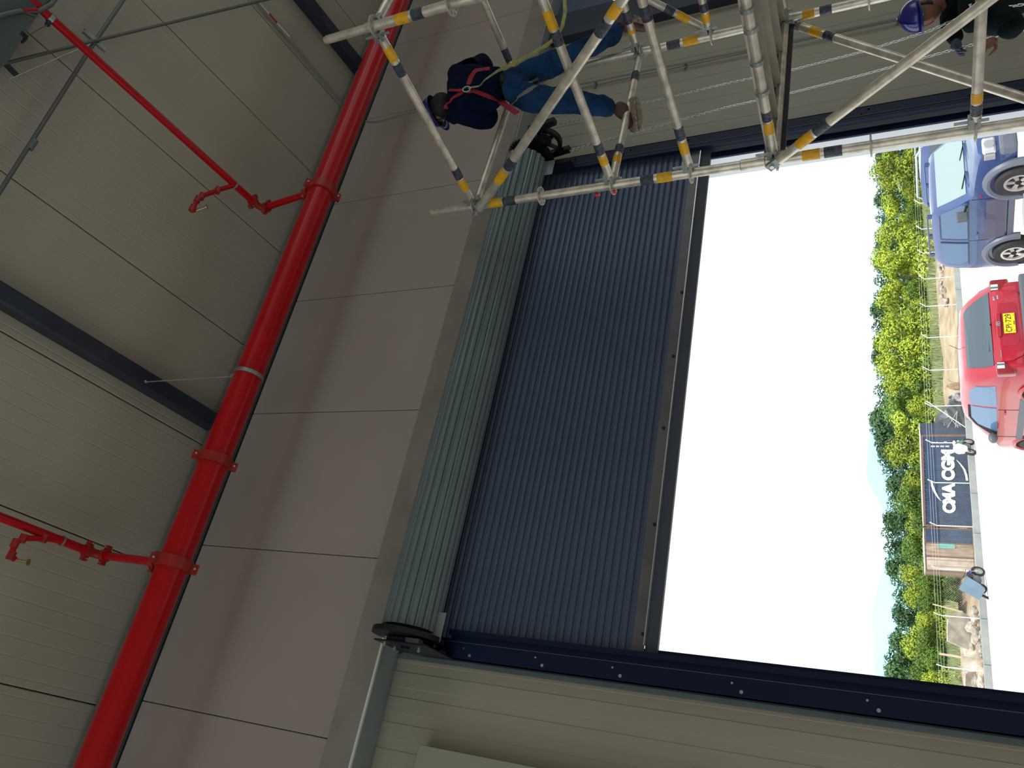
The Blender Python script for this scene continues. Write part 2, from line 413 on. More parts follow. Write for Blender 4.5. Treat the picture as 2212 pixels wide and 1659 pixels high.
# left end: disc, bearing and bracket plate
e = obj('bracket_plate', bx((.765, 4.53, 4.45), (.775, YC - .04, 4.86)), MBLACK, door)
obj('end_disc', ring(bmesh.new(), (.835, DY, DZ), (1, 0, 0), .245, .03, .035, 36), MBLACK, e, smooth=True)
bevel(obj('bearing_block', bx((.776, 4.55, 4.50), (.812, 4.80, 4.78)), MBLACK, e), .01)
obj('bearing', ring(bmesh.new(), (.80, DY, DZ), (1, 0, 0), .07, .028, .06, 16), MGUIDE, e)
obj('bracket_arm', bx((.775, 4.50, 4.50), (.80, YC - .05, 4.60)), mat('brown_steel', (.12, .10, .09), .5, .3), e)
for dy, dz in ((-.10, .1), (.06, .12), (-.02, -.12)):
    obj('bolt', tb([(.74, DY + dy, DZ + dz), (.80, DY + dy, DZ + dz)], .012, 8), MBOLT, e)
p = P(955, 1325, Y=4.74)
o = obj('guide_plate', bx((.825, 4.66, 4.44), (1.015, 4.666, 4.545)), mat('plain_zinc', (.42, .44, .44), .4, .6, var=.08, scale=20), e)
for u, v in ((.85, 4.49), (.85, 4.505), (.87, 4.49)): obj('bolt', tb([(u, 4.69, v), (u, 4.70, v)], .006, 8), MBOLT, o)
obj('stay_bolt', tb([(.79, 4.66, 4.47), (.83, 4.70, 4.50)], .010, 8), MBOLT, e)
# right end: chain drive
def gear(c, r, teeth, th, hole, tooth=.018):
    bm = bmesh.new(); n = teeth * 4; vo = [[], []]; vi = [[], []]
    for k in range(n):
        a = 2 * PI * k / n; rr = r + (tooth if k % 4 in (1, 2) else 0)
        for s, h in ((0, -th / 2), (1, th / 2)):
            vo[s].append(bm.verts.new((c[0] + h, c[1] + math.cos(a) * rr, c[2] + math.sin(a) * rr)))
            vi[s].append(bm.verts.new((c[0] + h, c[1] + math.cos(a) * hole, c[2] + math.sin(a) * hole)))
    for k in range(n):
        j = (k + 1) % n
        bm.faces.new((vo[0][k], vo[0][j], vo[1][j], vo[1][k])); bm.faces.new((vi[0][k], vi[1][k], vi[1][j], vi[0][j]))
        for s in (0, 1): bm.faces.new((vo[s][k], vo[s][j], vi[s][j], vi[s][k]))
    return bm
dr = obj('drive_plate', bx((5.175, 4.60, 4.46), (5.187, YC - .04, 4.80)), MBLACK, door)
obj('gear', gear((5.21, DY, DZ), .165, 32, .03, .05), MBLACK, dr)
WC = tuple(P(1176, 307, X=5.30))
obj('pinion', gear((5.245, 4.56, 4.50), .06, 12, .03, .02, .012), MBLACK, dr)
w = obj('chain_wheel', ring(bmesh.new(), WC, (1, 0, 0), .165, .128, .045, 40), MBLACK, dr, smooth=True)
bm = bmesh.new(); ring(bm, WC, (1, 0, 0), .04, .015, .06, 16); obj('hub', bm, MBLACK, w)
for k in range(5):
    a = 2 * PI * k / 5 + .5
    bm = bmesh.new(); u = Vector((0, math.cos(a), math.sin(a)))
    tube(bm, [Vector(WC) + u * .02, Vector(WC) + u * .14], [.024, .016], 6); obj('spoke', bm, MBLACK, w)
def arm(p0, p1, w0):
    bm = bmesh.new(); d = (Vector(p1) - Vector(p0)); n = Vector((1, 0, 0)).cross(d).normalized()
    a, b_ = Vector(p0), Vector(p1)
    vs = [a + n * w0, a - n * w0, b_ - n * w0 * .8, b_ + n * w0 * .8]
    for s in (0, .05): pass
    lo = [bm.verts.new(v) for v in vs]; hi = [bm.verts.new(v + Vector((.05, 0, 0))) for v in vs]
    bm.faces.new(lo[::-1]); bm.faces.new(hi)
    for i in range(4): bm.faces.new((lo[i], lo[(i + 1) % 4], hi[(i + 1) % 4], hi[i]))
    return bm
obj('chain_guard', arm(P(1143, 286, X=5.27), P(1198, 266, X=5.27), .035), MBLACK, dr)
obj('chain_guard', arm(P(1180, 340, X=5.27), P(1230, 326, X=5.27), .030), MBLACK, dr)
obj('guard_bar', arm(P(1143, 286, X=5.30), P(1180, 340, X=5.30), .018), MBLACK, dr)
bevel(obj('gear_case', bx((5.125, 4.74, 4.30), (5.17, 4.885, 4.56)), MBLACK, dr), .01)
o = obj('guide_plate', bx((4.95, 4.70, 4.42), (5.12, 4.706, 4.51)), MATS['plain_zinc'], dr)
obj('label', bx((4.98, 4.64, 4.60), (5.05, 4.645, 4.62)), mat('white_label', (.7, .7, .7), .6), dr)

# hand chain: one loop over the drive wheel, pulled across towards the man on the floor
ch = tag(empty('hand_chain', (5.29, 4.6, 4.5)), 'bright zinc loop chain running down from the black drive wheel', 'chain')
lm = bmesh.new(); nseg = 10
Lk = []
for k in range(nseg):
    a = 2 * PI * k / nseg; cxx = math.cos(a) * .0085; cy = math.sin(a) * .0085 + (.009 if math.sin(a) > 0 else -.009)
    n_ = Vector((math.cos(a), math.sin(a), 0)); L = []
    for j in range(3):
        b_ = 2 * PI * j / 3; L.append(lm.verts.new(Vector((cxx, cy, 0)) + n_ * math.cos(b_) * .0034 + Vector((0, 0, 1)) * math.sin(b_) * .0034))
    Lk.append(L)
for k in range(nseg):
    a, b_ = Lk[k], Lk[(k + 1) % nseg]
    for j in range(3): lm.faces.new((a[j], a[(j + 1) % 3], b_[(j + 1) % 3], b_[j]))
bmesh.ops.recalc_face_normals(lm, faces=lm.faces)
lme = bpy.data.meshes.new('link'); lm.to_mesh(lme); lm.free(); lme.materials.append(MCHAIN)
for q_ in lme.polygons: q_.use_smooth = True
def chain(pts, step=.0275):
    pts = [Vector(p) for p in pts]; i = 0; pos = 0; cnt = 0
    seg = [(b_ - a).length for a, b_ in zip(pts, pts[1:])]; tot = sum(seg); s = 0
    while s < tot and cnt < 150:
        k = 0; r = s
        while r > seg[k]: r -= seg[k]; k += 1
        d = (pts[k + 1] - pts[k]).normalized(); c = pts[k] + d * r
        x = Vector((0, 1, 0)).cross(d).normalized(); zv = x.cross(d)
        mm = Matrix((x, d, zv)).transposed() if cnt % 2 == 0 else Matrix((zv, d, -x)).transposed()
        mm = mm.to_4x4(); mm.translation = c
        o = bpy.data.objects.new('link', lme); link(o, ch); basis_for(o, ch, mm); s += step; cnt += 1
def lerp_path(px, ya, yb):
    n = len(px); return [P(x, y, Y=ya + (yb - ya) * (i / (n - 1))) for i, (x, y) in enumerate(px)]
c1 = lerp_path([(1203, 268), (1262, 256), (1375, 226), (1571, 180), (1710, 151), (1869, 110), (2006, 67), (2090, 31), (2212, 9), (2330, -20)], 4.50, 3.85)
c2 = lerp_path([(1234, 325), (1300, 305), (1481, 256), (1571, 231), (1710, 200), (1869, 160), (2037, 113), (2095, 98), (2143, 79), (2212, 63), (2330, 30)], 4.60, 3.85)
chain(c1, .0265); chain(c2, .0265)

# second shutter's guide further along the wall
d2 = tag(empty('roller_shutter', (9.8, YC, 0)), 'dark guide rail of the next shutter beyond the scaffold', 'shutter')
g2 = obj('guide_rail', bx((7.12, YC - .06, 0), (7.50, YC - .04, 4.93)), MDARK, d2)
obj('guide_web', bx((7.11, YC - .06, 0), (7.12, YL, 4.93)), MDARK, g2)
obj('slat_curtain', bx((7.5, YC, 4.3), (12.6, YC + .02, 5.0)), MSLAT, d2)

# pale box on the wall left of the shutter
bxo = tag(empty('electrical_box', (.1, 4.85, 3.0)), 'shallow pale grey cabinet on the wall left of the shutter', 'cabinet')
o = obj('cabinet_body', bx((-1.1, 4.86, 2.6), (.215, YL - .002, 4.54)), mat('box_paint', (.38, .345, .27), .45), bxo); bevel(o, .006)
obj('cabinet_label', bx((.03, 4.853, 4.36), (.06, 4.86, 4.43)), mat('white_label', (.7, .7, .7), .6), bxo)

# wall conduit running down from the eaves, and the seam above it
cd = tag(empty('conduit', (6.43, 4.75, 0)), 'thin grey conduit bending off the ceiling and down the wall', 'conduit')
pts = [P(790, 262, Y=4.55), P(800, 264, Y=4.60), P(812, 264, Y=4.66), P(840, 257, Y=4.72), P(905, 239, Y=4.74), Vector((6.41, 4.725, 5.6)), Vector((6.40, 4.715, ZB1 + .05)), Vector((6.40, 4.715, ZB0)), Vector((6.38, 4.93, ZB0 - .12)), Vector((6.34, 4.93, 2.6)), Vector((6.34, 4.93, .3))]
obj('pipe_run', tb(pts, .011, 8), mat('grey_pvc', (.26, .28, .25), .5), cd, smooth=True)
for zz in (4.3, 3.4, 2.5, 1.6): obj('pipe_clip', bx((6.31, 4.945, zz), (6.385, YL, zz + .02)), MGALV2, cd)
cd = tag(empty('conduit', (6.7, 4, 7.4)), 'straight conduit on the ceiling with one short red band', 'conduit')
a, b_ = PC(545, -8, .03), PC(742, 224, .03)
obj('pipe_run', tb([a, b_], .012, 8), MATS['grey_pvc'], cd, smooth=True)
a2, b2 = PC(557, 4, .031), PC(580, 30, .031)
obj('pipe_sleeve', tb([a2, b2], .0145, 8), mat('white_pvc', (.7, .7, .68), .4), cd)
obj('pipe_sleeve', tb([b2, PC(597, 50, .031)], .0165, 8), MRED, cd)
obj('pipe_sleeve', tb([PC(597, 50, .031), PC(625, 80, .031)], .0145, 8), MATS['white_pvc'], cd)
# dark second line beside the wall opening (long horizontal-looking seam pipe right of shutter)

# ================================================================= FIRE PIPES
PY, PZ, PR = 4.10, H + 1.167 * 4.10, .1125
mp = tag(empty('sprinkler_main', (3, PY, PZ)), 'thick glossy red fire main running under the eaves', 'pipe')
obj('pipe', tb([(-3.5, PY, PZ), (10.5, PY, PZ)], PR, 40), MRED, mp, smooth=True)
def coupling(parent, c, axis, r, w=.06, m=MREDC, name='coupling', n=24, upd=(0, .5, 1), lug=.045):
    o = obj(name, ring(bmesh.new(), c, axis, r + .016, r - .004, w, n), m, parent, smooth=True)
    x, y, d = frame(axis); u = (Vector(upd) - d * Vector(upd).dot(d)).normalized()
    sd = d.cross(u)
    for s in (1, -1):
        q = Vector(c) + sd * s * (r + .012 + lug * .5)
        mm = Matrix((sd, d, u)).transposed().to_4x4(); mm.translation = q
        l = obj('lug', bx((-lug * .6, -w * .42, -.02), (lug * .5, w * .42, .02), mm), m, o); 
        obj('bolt', tb([q - u * .034, q + u * .034], min(.009, r * .12 + .003), 6), MBOLT, o)
    return o
for px, py in ((360, 1216), (690, 412)):
    xx = P(px, py, Y=PY).x; coupling(mp, (xx, PY, PZ), (1, 0, 0), PR, .085, upd=(0, .75, 1))
xx = P(457, 995, Y=PY).x; coupling(mp, (xx, PY, PZ), (1, 0, 0), PR, .075, upd=(0, .75, 1))
xx = P(530, 812, Y=PY).x
hg = obj('hanger_band', ring(bmesh.new(), (xx, PY, PZ), (1, 0, 0), PR + .008, PR - .001, .032, 36), MGALV, mp, smooth=True)
obj('hanger_ear', bx((xx - .016, PY - .02, PZ + PR), (xx + .016, PY + .02, PZ + PR + .07)), MGALV, hg)
rp = PC(315, 825, .16)
obj('hanger_rod', tb([(xx, PY, PZ + PR + .05), rp], .005, 8), MGALV, hg)
obj('rod_eye', ring(bmesh.new(), rp, (1, 0, 0), .022, .014, .006, 14), MBOLT, hg)
def branch(label, mainpx, elbow, far, outlet, pts_out, head):
    X_ = P(*mainpx, Y=PY).x
    t = tag(empty('sprinkler_branch', (X_, PY, PZ)), label, 'pipe', 'sprinkler branches off the red main')
    r = .032
    e = P(*elbow, Y=PY); ex_ = Vector((X_ + (e.x - X_) * 1, PY, e.z))
    obj('riser', tb([(X_, PY, PZ + PR * .8), ex_ - Vector((0, 0, .05))], r, 16), MRED, t, smooth=True)
    coupling(t, Vector((X_, PY, PZ + PR + .08)), (0, 0, 1), r, .05, n=16, lug=.03, upd=(0, 1, 0))
    coupling(t, ex_ - Vector((0, 0, .075)), (0, 0, 1), r, .045, n=16, lug=.03, upd=(0, 1, 0))
    obj('elbow', tb([ex_ - Vector((0, 0, .07)), ex_ - Vector((0, 0, .03)), ex_ + Vector((0, -.02, -.01)), ex_ + Vector((0, -.06, .005)), ex_ + Vector((0, -.1, .01))], r * 1.05, 16), MREDC, t, smooth=True)
    st_ = ex_ + Vector((0, -.1, .01)); coupling(t, st_, (0, 1, 0), r, .045, n=16, lug=.03)
    # far end lies along -Y parallel to the roof
    fy = far; fe = Vector((ex_.x, fy, ex_.z + (PY - fy) * .10))
    obj('pipe', tb([st_, fe], r, 16), MRED, t, smooth=True)
    # side outlet and drop to the sprinkler head
    d = FW * F + RT * (829.5 - outlet[1]) + DN * (outlet[0] - 1106)
    k = ex_.x / d.x; oy = (d * k).y; oc = Vector((ex_.x, oy, ex_.z + (PY - oy) * .10))
    obj('outlet_clamp', ring(bmesh.new(), oc, (0, 1, -.1), r + .007, r - .001, .014, 20), MGALV, t, smooth=True)
    L = [oc] + [P(x, y_, Z=oc.z - .0) for x, y_, dy_ in pts_out]
    obj('drop_pipe', tb(L, .021, 12), MRED, t, smooth=True)
    for q in L[1:-1]: obj('fitting', tb([q - Vector((.03, 0, 0)), q + Vector((.03, 0, 0))], .027, 12), MREDC, t)
    hd = P(*head, Z=oc.z - .09)
    obj('sprinkler_head', tube(tb([L[-1], hd], [.013, .010], 10), [hd, hd + (hd - L[-1]).normalized() * .006], .024, 12), mat('brass', (.45, .33, .18), .35, .8), t)
    return t
branch('red branch pipe over the left end of the main', (362, 1217), (213, 1199), 1.0, (127, 1168), [(95, 1163, 0), (50, 1163, 0), (33, 1173, 0), (24, 1200, 0), (32, 1209, 0)], (60, 1214))
branch('long red branch pipe crossing the ceiling towards the grey duct', (690, 412), (563, 450), .6, (497, 402), [(470, 411, 0), (436, 424, 0), (427, 431, 0), (416, 450, 0), (421, 456, 0)], (446, 447))
# extra clamp on the long branch
# ================================================================= CEILING RODS, STRUT, DUCT
def rod(name, label, cat, pts, r, m, group=None):
    t = tag(empty(name, pts[0]), label, cat, group)
    obj('rod', tb(pts, r, 10), m, t, smooth=True); return t
MROD = mat('grey_rod', (.17, .18, .165), .45, .5)
t = rod('ceiling_rod', 'grey rod crossing the roof panels parallel to the wall', 'rod', [PC(-60, 508, .14), PC(205, 90, .14), PC(300, -50, .14)], .017, MROD)
c = PC(70, 312, .14); obj('coupler', tb([PC(76, 303, .14), PC(64, 322, .14)], .024, 10), MGALV2, t)
t = rod('ceiling_rod', 'grey rod running askew towards the second shutter', 'rod', [PC(-60, 155, .165), PC(205, 88, .165), PC(560, 3, .165), PC(700, -30, .165)], .013, MROD)
t = rod('threaded_rod', 'bright thin rod hanging beside the grey duct', 'rod', [PC(195, 95, .19), PC(20, 171, .25)], .0035, MBOLT)
c = PC(205, 90, .12)
t = tag(empty('strut_bracket', c), 'small slotted strut bracket where the ceiling rods cross', 'bracket')
a, b_ = PC(180, 66, .13), PC(228, 110, .13)
d = (b_ - a); x, y, dd = frame(d)
bm = bmesh.new(); mm = Matrix((x, y, dd)).transposed().to_4x4(); mm.translation = a
box(bm, (-.02, -.02, 0), (.02, -.017, d.length), mm); obj('channel', bm, MGALV, t)
bm = bmesh.new(); box(bm, (-.02, -.017, 0), (-.017, .012, d.length), mm); obj('flange', bm, MGALV, t)
bm = bmesh.new(); box(bm, (.017, -.017, 0), (.02, .012, d.length), mm); obj('flange', bm, MGALV, t)
obj('clamp_nut', tb([c - Vector((0, 0, .04)), c + Vector((0, 0, .05))], .016, 8), MBLACK, t)
a, b_ = PC(12, 138, .15), PC(36, 163, .15)
t = tag(empty('strut_bracket', a), 'short dark strut bracket at the end of the thin rod', 'bracket')
mm2 = Matrix((frame(b_ - a))).transposed().to_4x4(); mm2.translation = a
obj('channel', bx((-.015, -.015, 0), (.015, .015, (b_ - a).length), mm2), MDARK, t)
# grey round-lipped duct hanging in the corner of the view
dk = tag(empty('ventilation_duct', PC(20, 20, .4)), 'grey-green sheet metal duct hood hanging in the ceiling corner', 'duct')
q = [PC(x, y, .34) for x, y in ((-90, -110), (118, -110), (128, -12), (112, 14), (86, 26), (62, 62), (22, 128), (-10, 158), (-120, 160))]
bm = bmesh.new(); lo = [bm.verts.new(v) for v in q]; hi = [bm.verts.new(v + Vector((0, 0, .30))) for v in q]
bm.faces.new(lo); bm.faces.new(hi[::-1])
for i in range(len(q)): bm.faces.new((lo[i], lo[(i + 1) % len(q)], hi[(i + 1) % len(q)], hi[i]))
MDUCT = mat('duct_sheet', (.115, .14, .13), .5, .3, var=.12, scale=4)
obj('duct_body', bm, MDUCT, dk)
obj('duct_rim', tb([PC(x, y, .35) for x, y in ((118, -90), (126, -12), (110, 10), (84, 24), (40, 24), (0, 34), (-40, 60))], .018, 10), mat('rim', (.16, .18, .165), .45, .3), dk, smooth=True)
obj('duct_seam', tb([PC(x, y, .348) for x, y in ((84, 36), (50, 26), (18, 24), (-20, 40))], .008, 6), MATS['rim'], dk)
t = tag(empty('beam_clamp', PC(52, 78, .33)), 'small black clamp on the edge of the grey duct', 'clamp')
obj('jaw', tb([PC(44, 71, .33), PC(57, 83, .33)], .022, 8), MBLACK, t); obj('screw', tb([PC(57, 83, .33), PC(47, 92, .33)], .010, 6), MBLACK, t)
hb = tag(empty('pipe_hanger', PC(95, 47, .16)), 'pale metal band gripping the long branch pipe', 'hanger')
ex2 = P(563, 450, Y=PY)
d = FW * F + RT * (829.5 - 43) + DN * (102 - 1106); k = ex2.x / d.x; oy = (d * k).y; oc = Vector((ex2.x, oy, ex2.z + (PY - oy) * .10))
obj('band', ring(bmesh.new(), oc, (0, 1, -.1), .040, .031, .035, 20), MGALV, hb, smooth=True)
obj('ear', tb([oc + Vector((-.035, 0, 0)), oc + Vector((-.075, 0, -.01))], .02, 8), MDARK, hb)
obj('stay', tb([oc + Vector((-.075, 0, -.01)), PC(57, 79, .33)], .004, 6), MROD, hb)
t = tag(empty('pipe_stub', PC(55, 21, .3)), 'short red pipe stub under the grey duct', 'pipe')
obj('stub', tb([PC(80, 21, .36), PC(52, 22, .36)], .013, 10), MRED, t)
obj('cap', ring(bmesh.new(), PC(52, 22, .36), (PC(80, 21, .36) - PC(52, 22, .36)), .017, .002, .012, 12), MREDC, t)

# ================================================================= SCAFFOLD TOWER
A = Vector((3.54, 3.54, 0)); B = Vector((3.68, 2.17, 0)); C_ = Vector((4.90, 3.63, 0)); D = Vector((5.05, 2.27, 0))
sc = tag(empty('scaffold_tower', (4.3, 2.9, 0)), 'galvanised ringlock scaffold tower with yellow and black taped tubes', 'scaffold')
TR = .029
def at_h(p, h): return Vector((p.x, p.y, H + h))
def tparam(p0, p1, px):
    best = None
    for i in range(401):
        t = i / 400; q = p0.lerp(p1, t); u = proj(q); d = (u[0] - px[0]) ** 2 + (u[1] - px[1]) ** 2
        if best is None or d < best[0]: best = (d, t)
    return best[1]
def stube(name, p0, p1, bands=(), r=TR, m=MTUBE):
    o = obj(name, tb([p0, p1], r, 18), m, sc, smooth=True)
    for (x0, y0, x1, y1, c) in bands:
        t0, t1 = tparam(p0, p1, (x0, y0)), tparam(p0, p1, (x1, y1))
        if abs(t0 - t1) * (p1 - p0).length < .02: t1 = t0 + .06 / (p1 - p0).length
        obj('tape_band', tb([p0.lerp(p1, t0), p0.lerp(p1, t1)], r + .0016, 18, caps=True), MYEL if c == 'y' else MBLK, o, smooth=True)
    return o
def rosette_bm(c, R_=.062):
    """flat ring plate with eight holes around a standard"""
    bm = bmesh.new(); th = .009; n = 32; c = Vector(c)
    ri, r1, r2 = TR - .001, .037, .054
    def lv(r, z): return [bm.verts.new(c + Vector((math.cos(2 * PI * k / n) * r, math.sin(2 * PI * k / n) * r, z))) for k in range(n)]
    T = [[lv(r, s * th / 2) for r in (ri, r1, r2, R_)] for s in (1, -1)]
    for s in (0, 1):
        for k in range(n):
            j = (k + 1) % n; open_ = k % 4 in (1, 2)
            for a, b_ in ((0, 1), (1, 2), (2, 3)):
                if open_ and a == 1: continue
                bm.faces.new((T[s][a][k], T[s][a][j], T[s][b_][j], T[s][b_][k]))
    for k in range(n):
        j = (k + 1) % n
        for a in (0, 3): bm.faces.new((T[0][a][k], T[0][a][j], T[1][a][j], T[1][a][k]))
        if k % 4 in (1, 2):
            for a in (1, 2): bm.faces.new((T[0][a][k], T[0][a][j], T[1][a][j], T[1][a][k]))
            if k % 4 == 1: bm.faces.new((T[0][1][k], T[0][2][k], T[1][2][k], T[1][1][k]))
            if k % 4 == 2: bm.faces.new((T[0][1][j], T[0][2][j], T[1][2][j], T[1][1][j]))
    return bm
ros = None
MROS = mat('rosette_steel', (.55, .50, .42), .5, .4, var=.15, scale=30)
def standard(P0, top, bands, joint=None, levels=None):
    global ros
    s = stube('standard', Vector((P0.x, P0.y, .04)), at_h(P0, top), bands)
    obj('spigot', tb([at_h(P0, top - .02), at_h(P0, top + .06), at_h(P0, top + .34), at_h(P0, top + .36)], [.029, .0245, .0245, .018], 18), MTUBE, s, smooth=True)
    obj('base_plate', bx((P0.x - .08, P0.y - .08, 0), (P0.x + .08, P0.y + .08, .012)), MGALV, s)
    obj('base_collar', tb([(P0.x, P0.y, .012), (P0.x, P0.y, .2)], .034, 16), MGALV, s)
    for j in joint or ():
        obj('spigot_joint', tb([at_h(P0, j - .09), at_h(P0, j - .085), at_h(P0, j + .05), at_h(P0, j + .055)], [.029, .0335, .0335, .029], 18), MTUBE, s, smooth=True)
    h = -1.37
    while h <= top + .01:
        if ros is None: ros = obj('rosette', rosette_bm(at_h(P0, h)), MROS, s); ros0 = at_h(P0, h); ros['_'] = 1; del ros['_']; standard.base = ros0
        else:
            c = bpy.data.objects.new('rosette', ros.data); link(c, s); basis_for(c, s, Matrix.Translation(at_h(P0, h) - standard.base))
        h += .5
standard(A, 2.63, [(1060, 440, 1085, 437, 'y'), (1090, 436, 1117, 433, 'b'), (1383, 388, 1412, 384, 'b'), (1419, 383, 1454, 379, 'y'), (1733, 330, 1771, 327, 'y'), (1780, 326, 1818, 322, 'b')], joint=(.78,))
standard(B, 2.63, [(853, 28, 883, 24, 'y'), (888, 22, 914, 19, 'b')], joint=(.78,))
standard(C_, 2.63, [(1157, 168, 1165, 166, 'y'), (1171, 164, 1189, 160, 'b'), (1444, 105, 1472, 99, 'b'), (1479, 97, 1510, 90, 'y'), (1733, 38, 1760, 33, 'y'), (1770, 30, 1798, 24, 'b')], joint=(.78,))
standard(D, 2.63, [], joint=(.78,))
wedge_me = None
def wedge_head(parent, c, dirv):
    """cast ledger head with its wedge, sitting on the rosette"""
    d = Vector((dirv.x, dirv.y, 0)).normalized(); s = Vector((-d.y, d.x, 0)); u = Vector((0, 0, 1))
    mm = Matrix((d, s, u)).transposed().to_4x4(); mm.translation = c
    bm = bmesh.new()
    prism(bm, [(.030, -.034), (.030, .034), (.055, .030), (.085, .026), (.085, -.026), (.055, -.030)], (0, 0, -.016), (0, 0, -.005), (1, 0, 0), (0, 1, 0))
    prism(bm, [(.030, -.030), (.030, .030), (.085, .024), (.085, -.024)], (0, 0, .030), (0, 0, .006), (1, 0, 0), (0, 1, 0))
    for v in bm.verts: v.co = mm @ v.co
    obj('ledger_head', bm, MGALV, parent)
    bm = bmesh.new(); box(bm, (.048, -.004, -.06), (.062, .004, .10)); 
    for v in bm.verts: v.co = mm @ v.co
    obj('wedge', bm, MGALV, parent)
def ledger(p, q, h, bands=(), r=.0265):
    a, b_ = at_h(p, h), at_h(q, h); d = (b_ - a).normalized()
    o = stube('ledger', a + d * .065, b_ - d * .065, bands, r)
    wedge_head(o, a, d); wedge_head(o, b_, -d); return o
ledger(A, B, 2.63, [(840, 98, 857, 126, 'y'), (862, 133, 877, 158, 'b'), (981, 364, 995, 383, 'b'), (996, 386, 1011, 406, 'y')])
ledger(A, C_, 2.63)
ledger(C_, D, 2.63, [(1085, 105, 1100, 130, 'b'), (1102, 133, 1108, 145, 'y')])
ledger(A, B, 1.63, [(1186, 18, 1205, 57, 'y'), (1207, 62, 1217, 92, 'b'), (1291, 308, 1300, 330, 'b'), (1302, 335, 1309, 352, 'y')])
ledger(A, C_, 1.64, [(1380, 160, 1377, 178, 'b'), (1344, 318, 1342, 335, 'b'), (1338, 342, 1336, 356, 'y')])
ledger(C_, D, 1.66, [(1363, 20, 1373, 45, 'b'), (1377, 59, 1379, 66, 'y')])
ledger(A, B, 1.13, [(1400, 9, 1409, 40, 'b'), (1469, 272, 1475, 298, 'b'), (1477, 303, 1482, 328, 'y')])
ledger(C_, D, 1.14, [(1522, 5, 1527, 22, 'b'), (1528, 27, 1533, 45, 'y')])
ledger(A, B, .64, [(1660, 238, 1664, 257, 'b'), (1665, 262, 1672, 284, 'y')])
ledger(C_, D, .64); ledger(A, C_, .64); ledger(B, D, .64); ledger(B, D, 2.63)
ledger(A, B, -.37, [(2097, 198, 2099, 218, 'y'), (2099, 222, 2101, 245, 'b')]); ledger(C_, D, -.37); ledger(A, C_, -1.37); ledger(B, D, -1.37)
def brace(p, hp, q, hq, off, bands, r=.0255):
    a, b_ = at_h(p, hp) + off, at_h(q, hq) + off; d = (b_ - a).normalized()
    o = stube('brace', a + d * .05, b_ - d * .05, bands, r)
    for e_, s in ((a, 1), (b_, -1)):
        x, y, z_ = frame(d * s, (0, 0, 1)); 
        mm = Matrix((x, y, z_)).transposed().to_4x4(); mm.translation = e_
        bm = bmesh.new(); box(bm, (-.011, -.024, -.03), (.011, .024, .07), mm); obj('brace_end', bm, MGALV, o)
        bm = tb([e_ - x * .022, e_ + x * .022], .012, 10); obj('brace_pin', bm, MBOLT, o)
offl = Vector((-.055, .01, .03))
brace(A, 2.58, B, .98, offl, [(1062, 382, 1078, 358, 'y'), (1081, 352, 1095, 333, 'b'), (1284, 68, 1305, 38, 'b'), (1312, 28, 1330, 3, 'y')], .029)
brace(A, .62, B, -1.30, Vector((-.055, -.02, .03)), [(1717, 303, 1748, 278, 'y'), (1752, 274, 1782, 251, 'b')], .027)
brace(C_, .58, A, -.90, Vector((-.02, .05, 0)), [(1745, 88, 1770, 95, 'y'), (1776, 97, 1798, 102, 'b')], .027)
brace(C_, 1.14, D, 2.60, Vector((.05, 0, 0)), [(1442, 5, 1461, 16, 'b'), (1468, 20, 1492, 33, 'y')])
# deck boards with hooks, resting on the ledgers
MPLK = mat('deck_steel', (.52, .47, .38), .5, .3, var=.12, scale=8)
nb = 4; u = (C_ - A); u.z = 0; L = u.length; u.normalize(); v = (B - A); v.z = 0; LB = v.length; v.normalize()
for k in range(nb):
    s0 = .035 + k * (L - .07) / nb; s1 = s0 + (L - .07) / nb - .015
    a = A + u * s0; b_ = A + u * s1; o_ = Vector((0, 0, H + .64 + .045))
    bm = bmesh.new()
    pa, pb = a + v * .03 + o_, b_ + v * .03 + o_
    w_ = (pb - pa)
    prof_ = [(0, -.05), (0, 0), (w_.length, 0), (w_.length, -.05), (w_.length - .012, -.05), (w_.length - .012, -.006), (.012, -.006), (.012, -.05)]
    prism(bm, prof_, v * (LB - .06), pa, w_.normalized(), (0, 0, 1))
    dk_ = obj('deck_board', bm, MPLK, sc)
    for e_ in (.02, .5):
        for q_ in (.05, w_.length - .05):
            c = pa + w_.normalized() * q_ - v * .02
            obj('hook', tb([c + Vector((0, 0, -.03)) + v * .04, c + Vector((0, 0, .0)) + v * .03, c + Vector((0, 0, .005)), c - v * .045 + Vector((0, 0, -.01)), c - v * .055 + Vector((0, 0, -.045))], .009, 6), MGALV, dk_)
        break
tbd = bmesh.new(); a = A + v * .05 + u * .03; b_ = C_ + v * .05 - u * .03
mmx = Matrix((u, v, Vector((0, 0, 1)))).transposed().to_4x4(); mmx.translation = Vector((a.x, a.y, H + .60))
box(tbd, (0, -.085, -.012), ((b_ - a).length, -.070, .11), mmx); obj('toe_board', tbd, mat('dark_board', (.03, .03, .03), .5, .2, var=.4, scale=6, bump=.2), sc)
for h in (-.2, .05): pass
